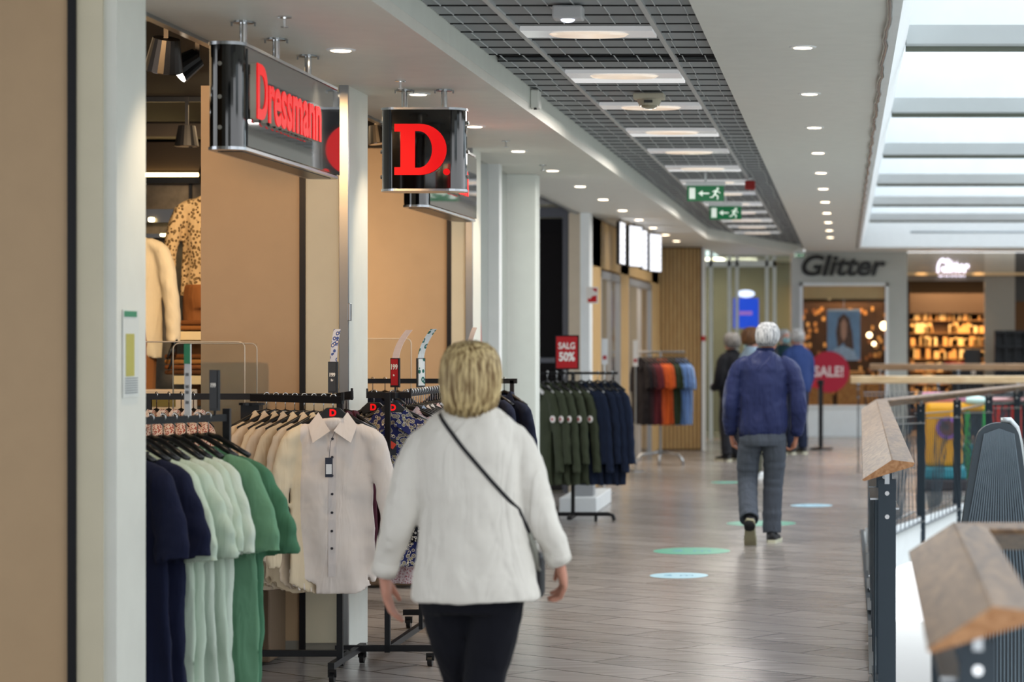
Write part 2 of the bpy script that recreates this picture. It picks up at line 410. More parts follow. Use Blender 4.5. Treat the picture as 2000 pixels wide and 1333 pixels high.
# steel upright with a catch beside pillar two
# glass and frames after pillar three, and the broad white column
M_gl2 = mat('shop_glass_dim', '7F8B86', .05, trans=.0, spec=.8, coat=1)
struct('window_1', MB().bb((-2.66, 16.9, .08), (-2.64, 18.9, ZS)), M_gl2)
struct('trim_70', MB().bb((-2.68, 17.9, 0), (-2.56, 18.05, ZS)), M_white)
struct('wall_column', MB().bb((-2.70, 19.0, 0), (-2.425, 19.22, ZS)), mat('column_white', 'E4EAE5', .5), bevel=.01)
struct('wall_rear', MB().bb((-5.2, 25.2, 0), (-2.86, 25.3, 3.0)), M_cream)
wn1 = MB().bb((-3.5, 25.10, 2.86), (-2.86, 25.19, 2.96)).bb((-2.93, 25.10, 0), (-2.86, 25.19, 2.86)).bb((-3.5, 25.10, 1.35), (-2.93, 25.19, 1.40))
struct('window_2', wn1, mat('window_frame_grey', '5C5E66', .4))
struct('window_3', MB().bb((-3.5, 25.13, .02), (-2.935, 25.15, 2.85)), mat('dark_pane', '1B1A1C', .06, coat=1))
struct('wall_beside', MB().bb((-2.855, 25.0, 0), (-2.73, 25.2, ZS)), mat('warm_wall', 'CDBFA9', .6))
struct('trim_71', MB().bb((-2.725, 24.9, 0), (-2.63, 25.2, ZS)), M_white)
# timber-slatted kiosk
M_slat = wood('slat_oak', 'E2C38C', 'CFA870', .5, (8, 8, .6), 5)
M_slatd = mat('slat_back', '6B4D28', .7)
k = thing('slat_wall', 'light oak vertical slat wall at the end of the kiosk front', 'wall cladding', (0, 34.5, 0))
mb = MB(); x = -2.66
while x < -2.05: mb.bb((x, -.035, .02), (x+.034, 0, 2.88)); x += .056
mb.build('slat', M_slat, k); MB().bb((-2.665, .001, .0), (-2.04, .04, 2.899)).build('backing', M_slatd, k)
k = thing('kiosk_front', 'oak clad kiosk front with grey glazed openings, side on to walkway', 'shop front', (-2.68, 0, 0))
mb = MB()
for a, b, z in ((25.25, 26.3, 0), (28.6, 29.7, 0), (33.2, 34.45, 0), (25.25, 34.45, 2.35)):
    y = a
    while y < b-.03: mb.bb((0, y, z+.02), (.03, y+.03, 2.88)); y += .05
mb.build('slat', M_slat, k)
MB().bb((-.04, 25.22, 0), (-.001, 26.3, 2.89)).bb((-.04, 28.6, 0), (-.001, 29.7, 2.89)).bb((-.04, 33.2, 0), (-.001, 34.45, 2.89)).bb((-.04, 25.22, 2.35), (-.001, 34.45, 2.89)).build('backing', M_slatd, k)
fr = MB()
for a, b in ((26.3, 28.6), (29.7, 33.2)):
    fr.bb((-.02, a, 0), (.03, a+.08, 2.34)).bb((-.02, b-.08, 0), (.03, b, 2.34)).bb((-.02, a, 2.26), (.03, b, 2.34)).bb((-.02, (a+b)/2-.03, 0), (.03, (a+b)/2+.03, 2.3))
fr.build('frame', mat('kiosk_frame', 'A7A9AB', .35, metal=.4), k)
MB().bb((-.01, 27.5, .02), (0, 28.5, 2.25)).bb((-.01, 31.5, .02), (0, 33.1, 2.25)).each('pane', mat('kiosk_glass', '9C9890', .1, coat=.8), k)
struct('wall_kiosk_back', MB().bb((-4.4, 25.4, 0), (-4.3, 34.4, 2.9)), mat('kiosk_inner', '8C7B6C', .6))
area('kiosk_light', (-3.5, 29.5, 2.8), 1.2, 60, 'FFE7CC', sy=6)
# menu screens hung in front of the kiosk
M_scr = mat('screen_lit', 'F4F6FF', .3, emit=.45, ecol='F4F7FF')
for i, (yy, sx_) in enumerate(((26.4, atx(1212, 26.4)), (27.3, atx(1238, 27.3)), (28.4, atx(1256, 28.4)), (29.4, atx(1277, 29.4)))):
    t = thing('menu_screen', ['first lit menu screen over the kiosk, nearest the oak corner', 'second lit menu screen over the kiosk', 'third lit menu screen over the kiosk', 'last lit menu screen over the kiosk, nearest the oak slats'][i], 'screen', (sx_, yy, 2.64), R(76) if i % 2 else R(88), 'lit screens over the kiosk')
    MB().box((0, 0, 0), (.44, .04, .47)).build('housing', mat('screen_black', '25262C', .4), t, bevel=.01)
    s_ = MB().box((0, -.023, 0), (.42, .004, .45)).build('display', M_scr, t)
    tb = MB()
    for q in range(6):
        for c in (-.16, 0, .16): tb.box((c*.8, -.026, .18-q*.07), (.08, .002, .01))
    tb.build('menu_text', mat('menu_ink', '8E93B8', .5, emit=.2), t)['kind'] = 'stuff'
    MB().cyl((0, 0, .235), (0, 0, ZS-2.64), .012).build('hanger_rod', M_black, t)
# post with red band, glazed front to the far wall
struct('trim_72', MB().bb((-2.035, 34.4, 0), (-1.985, 34.5, 2.9)), M_white)
struct('trim_73', MB().bb((-2.04, 34.385, 1.56), (-1.98, 34.398, 1.63)), mat('red_band', 'B81A20', .4))
gw = MB()
for x in (-2.13, -1.84, -1.72, -1.25, -1.13): gw.bb((x, 38.0, 0), (x+.05, 38.08, 3.0))
gw.bb((-2.3, 38.0, 2.72), (-1.08, 38.08, 2.82))
struct('window_4', gw, mat('glazing_frame', 'C3C9C6', .4))
struct('window_5', MB().bb((-2.3, 38.03, .02), (-.86, 38.045, 2.99)), mat('far_glass', 'B8CCC4', .03, trans=1, ior=1.05))
struct('wall_far_inner', MB().bb((-4.5, 41.5, 0), (-.9, 41.6, 3.0)), mat('inner_tan', '8C8371', .7))
area('far_shop_light', (-2.2, 40, 2.9), 1.5, 40, 'FFE9CF')
# far wall with the two jewellery shop windows
YF = 39.2
def wallbox(n, a, b, m): struct(n, MB().bb(a, b), m)
M_far = mat('far_wall_grey', 'B5B8B2', .6)
xa, xb = atx(1562, YF), atx(1735, YF); za, zb = atz(797, YF), atz(553, YF)
wallbox('wall_far_1', (-.87, YF, 0), (xa, YF+.12, 3.0), M_far)
wallbox('wall_far_2', (xa, YF, zb), (xb, YF+.12, 3.0), M_far)
wallbox('wall_far_3', (xa, YF, 0), (xb, YF+.12, za), M_white)
xc = atx(1772, YF); xd = atx(1925, YF); zt = atz(548, YF)
wallbox('wall_far_4', (xb, YF, 0), (xc, YF+.12, 3.0), M_far)
M_fd = mat('far_taupe', '7C7468', .6)
wallbox('wall_far_5', (xc, YF+.3, zt), (xd, YF+.4, 3.0), M_fd)
wallbox('wall_far_6', (xd, YF+.3, 0), (atx(1985, YF), YF+.42, 3.0), mat('far_taupe_light', '8F887C', .6))
wallbox('wall_far_7', (atx(1985, YF), YF+.3, 2.2), (9.6, YF+.42, 3.0), mat('far_dark', '33302C', .6))
wallbox('wall_far_8', (-.9, 42.6, 0), (9.6, 42.7, 3.0), mat('shop_inner_dark', '2A2019', .7))
wallbox('ceiling_far', (-.8, YF+.13, 2.62), (9.6, 42.6, 2.66), mat('shop_ceiling_warm', 'D9B98A', .6))
wallbox('wall_far_9', (xb+.3, YF+.5, 0), (xb+.36, 42.6, 2.6), mat('shop_partition', '3B2F26', .7))
fw = MB()
for (a, b) in (((xa, za), (xa+.05, zb)), ((xb-.05, za), (xb, zb)), ((xa, zb-.05), (xb, zb)), ((xa, za), (xb, za+.04))):
    fw.bb((a[0], YF-.03, a[1]), (b[0], YF+.05, b[1]))
struct('window_6', fw, M_white)
struct('window_7', MB().bb((xa+.05, YF+.06, za+.04), (xb-.05, YF+.075, zb-.05)), mat('jewel_glass', 'F4F6F4', .02, trans=1, ior=1.05))
for x in (.1, 1.5, 2.6): area('jewel_shop_light', (x, 40.8, 2.6), 1.0, 30, 'FFC98C')
# dark shop back inside the clothes shop
M_shopc = mat('shop_ceiling_black', '0B0A0A', .7)
struct('ceiling_shop', MB().bb((-7, 8.76, 3.05), (-2.80, 25.1, 3.08)), M_shopc)
struct('wall_shop_back', MB().bb((-7, 16.9, 0), (-2.72, 17.0, 3.04)), mat('shop_back_dark', '2A241D', .6))
struct('wall_shop_side', MB().bb((-7.1, 8.76, 0), (-7, 16.9, 3.04)), mat('shop_side', '4A3E33', .6))
# ------------------------------------------------------------------ hung signs
def lens_box(w, d, h, seg=10):
    """upright sign case: flat back, vertical edges rounded into an oval end"""
    r = min(w, d)*.5*.9; poly = []
    for cx, cy, a0 in ((w/2-r, d/2-r, 0), (-w/2+r, d/2-r, PI/2), (-w/2+r, -d/2+r, PI), (w/2-r, -d/2+r, 1.5*PI)):
        for i in range(seg+1):
            a = a0+PI/2*i/seg; poly.append((cx+r*math.cos(a), cy+r*math.sin(a)))
    return MB().prism(poly, 'z', 0, h), poly
def post_mount(t, x, y, z0, z1):
    p = MB().cyl((x, y, z0), (x, y, z1-.006), .016, 14).build('mounting_post', M_chrome, t, smooth=False)
    f = MB().cyl((x, y, z1-.008), (x, y, z1), .04, 18); f.bb((x-.05, y-.006, z1-.02), (x-.044, y+.006, z1-.006)).bb((x+.044, y-.006, z1-.02), (x+.05, y+.006, z1-.006)).bb((x-.05, y-.01, z1-.008), (x+.05, y+.01, z1-.004))
    f.build('ceiling_flange', M_steel, p)
def D_loops(s):
    o = [(0, 0)]; 
    def arc(cx, cy, rx, ry, a0, a1, n=18): return [(cx+rx*math.cos(a0+(a1-a0)*i/n), cy+ry*math.sin(a0+(a1-a0)*i/n)) for i in range(n+1)]
    o += arc(.50, .5, .52, .5, -PI/2, PI/2) + [(0, 1), (0, .85), (.12, .85), (.12, .15), (0, .15)]
    i_ = [(.40, .14)] + arc(.47, .5, .27, .36, -PI/2, PI/2) + [(.40, .86)]
    dot = arc(1.02, .06, .065, .065, 0, 2*PI*.97, 20)
    T = lambda L: [((x-.5)*s, (y-.5)*s) for x, y in L]
    return [T(o), T(i_), T(dot)]
def side_sign(Y0, Y1, label):
    L = Y1-Y0; t = thing('shop_sign', label, 'sign', (-2.43, (Y0+Y1)/2, 2.36))
    # a long case, seen end-on: ends half round
    m_, poly = lens_box(L, .14, .41); vs = m_
    case = MB().add([(v[1], v[0], v[2]) for v in vs.v], vs.f).build('case', M_gloss, t)
    rim = MB()
    for z in (-.006, .406):
        a, _ = lens_box(L+.008, .15, .012); rim.add([(v[1], v[0], v[2]+z) for v in a.v], a.f)
    rim.each('rim', M_silver, t)
    # the long visible side carries a flat grey glossy panel
    MB().bb((.0705, -L/2+.08, .012), (.0755, L/2-.02, .398)).build('side_panel', mat('sign_side_gloss', '4A4D50', .05, coat=1, spec=.8), t)
    sc_ = MB()
    for z in (.08, .2, .33):
        sc_.cyl((-.015, -L/2-.004, z), (-.015, -L/2+.02, z), .009, 10)
    sc_.each('screw', M_chrome, t)
    me = text_mesh('Dressmann', .30, ext=.002, bold=.008, sx=.86)
    o = link('lettering', me, M_red, t, (.110, -.25, .22), (PI/2, 0, PI/2))
    me2 = text_mesh('Dressmann', .30, ext=.012, bold=.006, sx=.86)
    link('lettering_base', me2, mat('letter_base', 'C9C4B4', .3), t, (.094, -.25, .22), (PI/2, 0, PI/2))
    MB().bb((-.05, -L/2+.1, -.009), (.05, L/2-.1, -.0065)).build('underside', mat('sign_under', '2C2A28', .3, metal=.4), t)
    for yy in (-L/2+.35, 0, L/2-.3): post_mount(t, -.01, yy, .41, ZS-2.36)
    return t
side_sign(9.46, 11.29, 'long gloss black shop sign with red letters hung nearest, beside pale soffit')
side_sign(13.65, 15.48, 'long black shop sign with red letters hung behind the square sign')
t = thing('square_sign', 'square gloss black hanging sign with a red letter and dot', 'sign', (-2.175, 12.52, 2.377))
m_, poly = lens_box(.435, .20, .415); m_.build('case', M_gloss, t)
rim = MB()
for z in (-.008, .411):
    a, _ = lens_box(.445, .21, .012); rim.add([(v[0], v[1], v[2]+z) for v in a.v], a.f)
rim.each('rim', M_silver, t)
MB().box((0, -.098, .207), (.30, .006, .40)).build('front_panel', M_gloss, t)
link('letter', curve_fill(D_loops(.262), .006), M_red, t, (-.006, -.107, .205), (PI/2, 0, 0))
sc_ = MB()
for sx in (-1, 1):
    for z in (.07, .2, .35):
        sc_.cyl((sx*.21, 0, z), (sx*.228, 0, z), .010, 8)
sc_.each('screw', M_chrome, t)
for x in (-.105, .10): post_mount(t, x, 0, .415, ZS-2.377)

# ------------------------------------------------------------------ ceiling fittings
def downlight(x, y, z, label, grp, proto=[None]):
    if proto[0] is None:
        t = thing('downlight', label, 'ceiling light', (x, y, z), 0, grp)
        MB().tube([(0, 0, -.006), (0, 0, .002)], [.062, .068], 24).build('trim_ring', M_white, t)
        MB().tube([(0, 0, -.0085), (0, 0, -.0055)], [.044, .044], 24).build('lamp', M_lamp, t)
        proto[0] = t; return t
    return dup(proto[0], (x, y, z), 0, label, grp)
ORD = ['first', 'second', 'third', 'fourth', 'fifth', 'sixth', 'seventh', 'eighth', 'ninth', 'tenth', 'eleventh', 'twelfth']
for i in range(12):
    yy = 10.77+1.95*i
    downlight(-2.245, yy, ZS, '%s small round downlight along the shop front soffit, counted from the front' % ORD[i], 'downlights in the shop soffit')
for i in range(11):
    yy = 11.5+2.2*i
    downlight(-.2, yy, ZB, '%s small round downlight along the plaster band beside the skylight' % ORD[i], 'downlights in the band beside the skylight')
for yy in (8.75, 10.77, 12.72, 14.67, 16.6):
    spot('downlight_beam', (-2.245, yy, ZS-.03), (-2.30, yy, 0), 20, 75, 'FFE2BC', .8, .03)
# sprinklers
for i, (px, py) in enumerate(((556, 32), (782, 157), (988, 275), (1060, 322))):
    Yc = (ZS-EYE)*F/(VY-py); t = thing('sprinkler', ['sprinkler head on the soffit above the long sign', 'sprinkler head on the soffit above the square sign', 'sprinkler head on the soffit right of the square sign', 'sprinkler head on the soffit before the white column'][i], 'sprinkler', (atx(px, Yc), Yc, ZS), 0, 'sprinkler heads in the soffit')
    MB().cyl((0, 0, -.006), (0, 0, 0), .028, 16).build('rosette', M_chrome, t)
    MB().cyl((0, 0, -.04), (0, 0, -.006), .006, 8).cyl((0, 0, -.044), (0, 0, -.04), .016, 12).build('nozzle', M_chrome, t)
def Yg(py, z): return (z-EYE)*F/(VY-py)
# emergency lamp, detector, speaker box, alarm box
Yq = Yg(30, 3.0); t = thing('emergency_lamp', 'white box emergency lamp under the dark grid ceiling', 'lamp', (atx(1110, Yq), Yq, 3.05))
MB().bb((-.065, -.05, -.07), (.065, .05, -.012)).build('housing', mat('lamp_housing', 'C4C6C8', .4), t, bevel=.008)
MB().ball((0, -.02, -.072), (.03, .02, .012)).build('lens', mat('lens_lit', 'E6E9FF', .1, emit=1.2), t, smooth=True)
Yq = Yg(205, 2.97); t = thing('ceiling_detector', 'boxy cream detector with a clear dome under the grid ceiling', 'detector', (atx(1268, Yq), Yq, 3.05))
MB().bb((-.09, -.06, -.05), (.09, .06, -.015)).build('bracket', mat('detector_cream', 'C9C4B0', .5), t, bevel=.006)
MB().tube([(0, 0, -.05), (0, 0, -.085)], [.072, .06], 20).build('body', mat('detector_body', 'B5B19D', .5), t)
MB().ball((0, 0, -.085), (.05, .05, .02)).build('dome', mat('detector_dome', '8E8A70', .1, coat=1), t, smooth=True)
MB().box((0, -.072, -.066), (.05, .004, .016)).build('print', mat('print_dark', '3A3A3A', .5), t)
Yq = 1.80*F/(VX-1038); t = thing('wall_speaker', 'small pale box on the fascia beam', 'sensor', (-1.80, Yq, 2.975))
MB().bb((0.001, -.06, -.045), (.05, .06, .06)).build('housing', M_wall, t, bevel=.008)
MB().cyl((.03, -.05, -.055), (.03, -.05, -.045), .01, 8).build('nozzle', M_blackp, t)
Yq = Yg(361, 2.98); t = thing('alarm_box', 'small dark red alarm box under the grid ceiling', 'alarm', (atx(1465, Yq), Yq, 3.045))
MB().bb((-.045, -.04, -.11), (.045, .04, -.03)).build('housing', mat('alarm_red', '9C1B16', .4), t, bevel=.01)
MB().bb((-.02, -.02, -.03), (.02, .02, -.001)).build('bracket', M_white, t)
M_green = mat('exit_green', '0F7A48', .35, emit=.05); M_ew = mat('exit_white', 'E8F3E8', .4, emit=.2)
def exit_sign(px, py, w_px, z, label, flip=False):
    Yq = (z-EYE)*F/(VY-py); s = w_px/F*Yq
    t = thing('exit_sign', label, 'exit sign', (atx(px, Yq), Yq, z), 0, 'green exit signs over the walkway')
    h = s*.42
    MB().bb((-s/2, 0, -h/2), (s/2, .03, h/2)).build('panel', M_green, t)
    MB().bb((-s/2-.01, -.01, h/2), (s/2+.01, .04, h/2+.035)).build('housing', M_white, t)
    MB().bb((-s*.44, -.004, -h*.36), (-s*.28, 0, h*.36)).build('door_symbol', M_ew, t)
    a = MB().bb((-s*.1, -.004, -h*.05), (s*.1, 0, h*.05)); a.prism([(-s*.2, 0), (-s*.08, h*.2), (-s*.08, -h*.2)], 'y', -.004, 0); a.build('arrow', M_ew, t)
    r = MB().ball((s*.33, -.002, h*.3), (h*.09, .003, h*.09), 10, 6)
    for p, q, w in (((s*.30, h*.2), (s*.25, -h*.05), h*.14), ((s*.25, -h*.05), (s*.34, -h*.2), h*.09), ((s*.34, -h*.2), (s*.32, -h*.4), h*.08), ((s*.25, -h*.05), (s*.19, -h*.25), h*.09), ((s*.19, -h*.25), (s*.12, -h*.25), h*.07), ((s*.30, h*.18), (s*.40, h*.02), h*.07), ((s*.28, h*.2), (s*.19, h*.1), h*.07)):
        r.bar((p[0], -.002, p[1]), (q[0], -.002, q[1]), w, .003, (0, 1, 0))
    r.build('running_figure', M_ew, t)
    top = 3.04 if z > 2.6 else 3.0
    MB().bb((-.01, .005, h/2+.035), (.01, .025, top-z)).build('hanger_rod', M_white, t)
exit_sign(1378, 378, 72, 2.86, 'nearer green exit sign with white arrow, hung above the walkway')
exit_sign(1417, 416, 62, 2.86, 'farther green exit sign with white arrow, just below the nearer one')
exit_sign(1561, 499, 20, 2.86, 'tiny green exit sign by the far jewellery shop wall')
# round fire sticker
t = thing('fire_sign', 'white and red fire equipment sign on the pale post', 'sign', (atx(1157, 24.85), 24.85, atz(577, 24.85)))
MB().bb((-.06, -.01, -.085), (.06, .0, .085)).build('panel', mat('sign_white', 'E6E2DC', .5), t)
MB().prism([(-.045, -.07), (.045, -.07), (.045, .0), (.0, -.01), (-.02, -.04), (-.045, -.03)], 'y', -.013, -.0101).prism([(.0, .07), (.045, .07), (.045, .03), (.02, .045)], 'y', -.013, -.0101).build('symbol', mat('sign_red', 'C4161C', .4), t)

# notice on the nearest pillar
t = thing('paper_notice', 'paper notice with green header and yellow block taped to nearest pillar', 'notice', (XS+.002, 8.56, 1.56))
M_pap = mat('paper', 'DADFDC', .7)
MB().bb((0, -.10, -.155), (.003, .09, .155)).build('sheet', M_pap, t)
MB().bb((.0031, -.09, .13), (.0045, .06, .15)).build('header_band', mat('notice_green', '2F8A62', .5), t)
MB().bb((.0031, -.07, -.08), (.0045, .03, .07)).build('yellow_block', mat('notice_yellow', 'B9B35A', .6), t)
g = MB()
for q in range(7): g.bb((.0031, -.08, -.14+q*.0085), (.0045, .07, -.137+q*.0085))
g.build('fine_print', mat('ink_grey', '6F767C', .6), t)

# ------------------------------------------------------------------ inside the clothes shop
def track_spot(px, py, Y, tilt, label, lit=False, s=1.0):
    p = at(px, py, Y); t = thing('track_spotlight', label, 'spotlight', p, 0, 'black spotlights on the shop ceiling')
    hd = MB().tube([(0, 0, 0), (0, 0, -.11*s)], [.045*s, .065*s], 20).build('head', M_blackp, t, smooth=False)
    hd.rotation_euler = tilt
    l = MB().tube([(0, 0, -.111*s), (0, 0, -.114*s)], [.058*s, .058*s], 20).build('lens', mat('spot_lens_lit', 'FFF4E0', .3, emit=12, ecol='FFEBD0') if lit else mat('spot_lens_dark', '3A3128', .1, coat=1), hd)
    MB().bar((0, 0, .0), (0, .0, 3.05-p.z), .02, .012).build('stem', M_black, t)
    return t
track_spot(325, 75, 10.6, (R(15), R(10), 0), 'dark spotlight in the top corner of the shop opening', s=1.3)
track_spot(386, 112, 10.9, (R(-20), R(52), 0), 'lit spotlight glowing white beside the long sign', True)
track_spot(365, 246, 14.4, (0, 0, 0), 'unlit spotlight hanging at the back of the shop opening', s=1.1)
track_spot(735, 245, 14.6, (0, R(-8), 0), 'spotlight showing left of the square sign')
tr = MB().bb((-4.6, 10.7, 3.02), (-2.85, 10.74, 3.049)).bb((-4.6, 14.4, 3.02), (-2.85, 14.44, 3.049))
tag(tr.build('light_track', M_blackp, None), 'black ceiling tracks that carry the shop spotlights', 'light track')
Yw = 16.5
def X(px, Y=Yw): return atx(px, Y)
def Z(py, Y=Yw): return atz(py, Y)
t = thing('display_wall', 'stone clad display wall with dark rails and warm light strip in shop', 'display wall', (0, Yw, 0))
M_stone = mat('stone_panel', '8C8478', .8, bump=.5, bscale=60, var=.2, vscale=20)
MB().bb((X(200), .12, .05), (X(362), .16, Z(358))).build('stone_panel', M_stone, t)
MB().bb((X(366), .12, .05), (X(560), .16, Z(358))).build('stone_panel', M_stone, t)
MB().bb((X(361), .10, .05), (X(367), .17, Z(358))).build('divider', M_blackp, t)
MB().bb((X(180), .0, Z(358)), (X(560), .17, Z(346))).build('top_rail', M_blackp, t)
MB().bb((X(200), .04, Z(344)), (X(384), .07, Z(337))).build('light_strip', mat('strip_warm', 'FFE0A0', .3, emit=4, ecol='FFD890'), t)
MB().bb((X(180), .08, Z(332)), (X(560), .16, Z(276))).build('upper_panel', mat('brown_panel', '30251A', .5), t)
MB().bb((X(180), -.3, Z(274)), (X(560), -.1, Z(246))).build('bulkhead', mat('bulkhead_grey', '5A5149', .6), t)
MB().bb((X(200), -.02, Z(435)), (X(362), .1, Z(409))).build('dark_shelf', mat('dark_shelf', '211C18', .35, coat=.6), t)
MB().bb((X(200), -.02, Z(465)), (X(360), .1, Z(457))).build('dark_shelf', MATS['dark_shelf'], t)
MB().box((X(331), -.05, Z(460)), (.09, .05, .018)).build('small_lamp', mat('bulb_warm', 'FFE9B8', .3, emit=6, ecol='FFE2A0'), t, bevel=.005)
MB().box((X(300), -.05, Z(430)), (.04, .04, .03)).build('small_lamp', MATS['bulb_warm'], t, bevel=.01)
spot('shop_spot', (-3.3, 12.9, 2.95), (X(345), 16.5, 2.0), 62, 60, 'FFDCB0', .7, .1)
spot('shop_spot', (-3.4, 13.2, 2.95), (X(385), 15.9, 1.6), 55, 60, 'FFD8A8', .7, .1)
spot('shop_spot', (-3.05, 9.4, 2.98), (-3.15, 12.3, 1.9), 50, 70, 'FFC688', .8, .08)
spot('shop_spot', (-2.95, 13.7, 2.98), (-2.95, 16.4, 1.9), 34, 70, 'FFC688', .8, .08)
area('shop_fill', (-4.6, 12, 3.0), 3, 9, 'FFD9A8')
area('shop_fill', (-3.6, 15, 3.0), 1.2, 6, 'FFD9A8')
# pale shelf plinths under the mannequin
for i, (py, lab) in enumerate(((656, 'upper pale shelf board beside the mannequins'), (742, 'lower pale shelf board behind the clear screen'))):
    tag(MB().bb((X(346, 15.7), 15.6, Z(py+9, 15.7)), (X(440, 15.7), 16.3, Z(py-8, 15.7))).build('shelf_board', mat('shelf_pale', 'D8C7A0', .5), None, bevel=.004), lab, 'shelf', 'pale shelf boards in the shop')
def box_stack(px, py, w, hexs, label):
    t = thing('folded_clothes', label, 'clothes', (X(px, 15.75), 15.75, Z(py, 15.75)), 0)
    for i, h in enumerate(hexs):
        MB().box((0, 0, .02+i*.034), (w, .3, .03)).build('folded_garment', cloth('folded_'+h, h), t, bevel=.012)
box_stack(378, 733, .30, ['5A3A22', '7A4A2A', '9A6A3A', '6A4020'], 'brown folded sweaters on the lower pale shelf')
box_stack(385, 647, .20, ['8A5A30', '6E4424'], 'brown folded trousers on the upper pale shelf')
t = thing('storage_box', 'pale labelled box standing behind the clear screen', 'box', (X(335, 15.2), 15.2, Z(805, 15.2)))
MB().bb((-.2, -.12, 0), (.13, .12, .14)).build('carton', mat('carton_pale', 'C9B9A8', .6), t, bevel=.004)
MB().box((-.02, -.122, .06), (.16, .003, .05)).build('label', mat('label_olive', '6E6434', .6), t)
MB().bb((-1.0, -.3, -1.15), (.6, .3, -.0)).build('counter', mat('counter_dark', '241E1A', .5), t)

# clear acrylic screens
M_acr = mat('acrylic_sheet', 'F4F8FA', .03, trans=1, ior=1.04)
M_acre = mat('acrylic_edge', 'C9BFAE', .15, alpha=1, coat=.5)
def screen(x0, x1, z0, z1, Y, label):
    t = thing('clear_screen', label, 'screen guard', (0, Y, 0))
    MB().bb((x0, -.002, z0), (x1, .002, z1)).build('sheet', M_acr, t)
    r = .03; pts = [(x0, 0, z0), (x0, 0, z1-r)]+[(x0+r-r*math.cos(a), 0, z1-r+r*math.sin(a)) for a in (.4, .8, 1.2)]+[(x0+r, 0, z1), (x1-r, 0, z1)]+[(x1-r+r*math.sin(a), 0, z1-r+r*math.cos(a)) for a in (.4, .8, 1.2)]+[(x1, 0, z1-r), (x1, 0, z0)]
    MB().tube(pts, .0035, 6).build('rim', M_acre, t, smooth=True)
screen(atx(250, 11.9), atx(478, 11.9), .9, atz(668, 11.9), 11.9, 'larger clear acrylic screen standing behind the shirt rack')
screen(atx(336, 12.1), atx(500, 12.1), .9, atz(671, 12.1), 12.12, 'second clear acrylic screen just behind the larger one')
screen(atx(640, 15.6), atx(803, 15.6), .9, atz(662, 15.6), 15.6, 'clear acrylic screen behind the paisley shirt rack')
tag(MB().bb((-3.7, 11.86, .02), (-2.82, 12.2, .9)).build('service_counter', mat('counter_brown', '6E5A46', .5), None, bevel=.01), 'brown counter behind the shirt rack that carries the clear screens', 'counter')
tag(MB().bb((-3.4, 15.55, .02), (-2.78, 15.9, .9)).build('service_counter', MATS['counter_brown'], None, bevel=.01), 'brown counter behind the paisley shirts', 'counter')
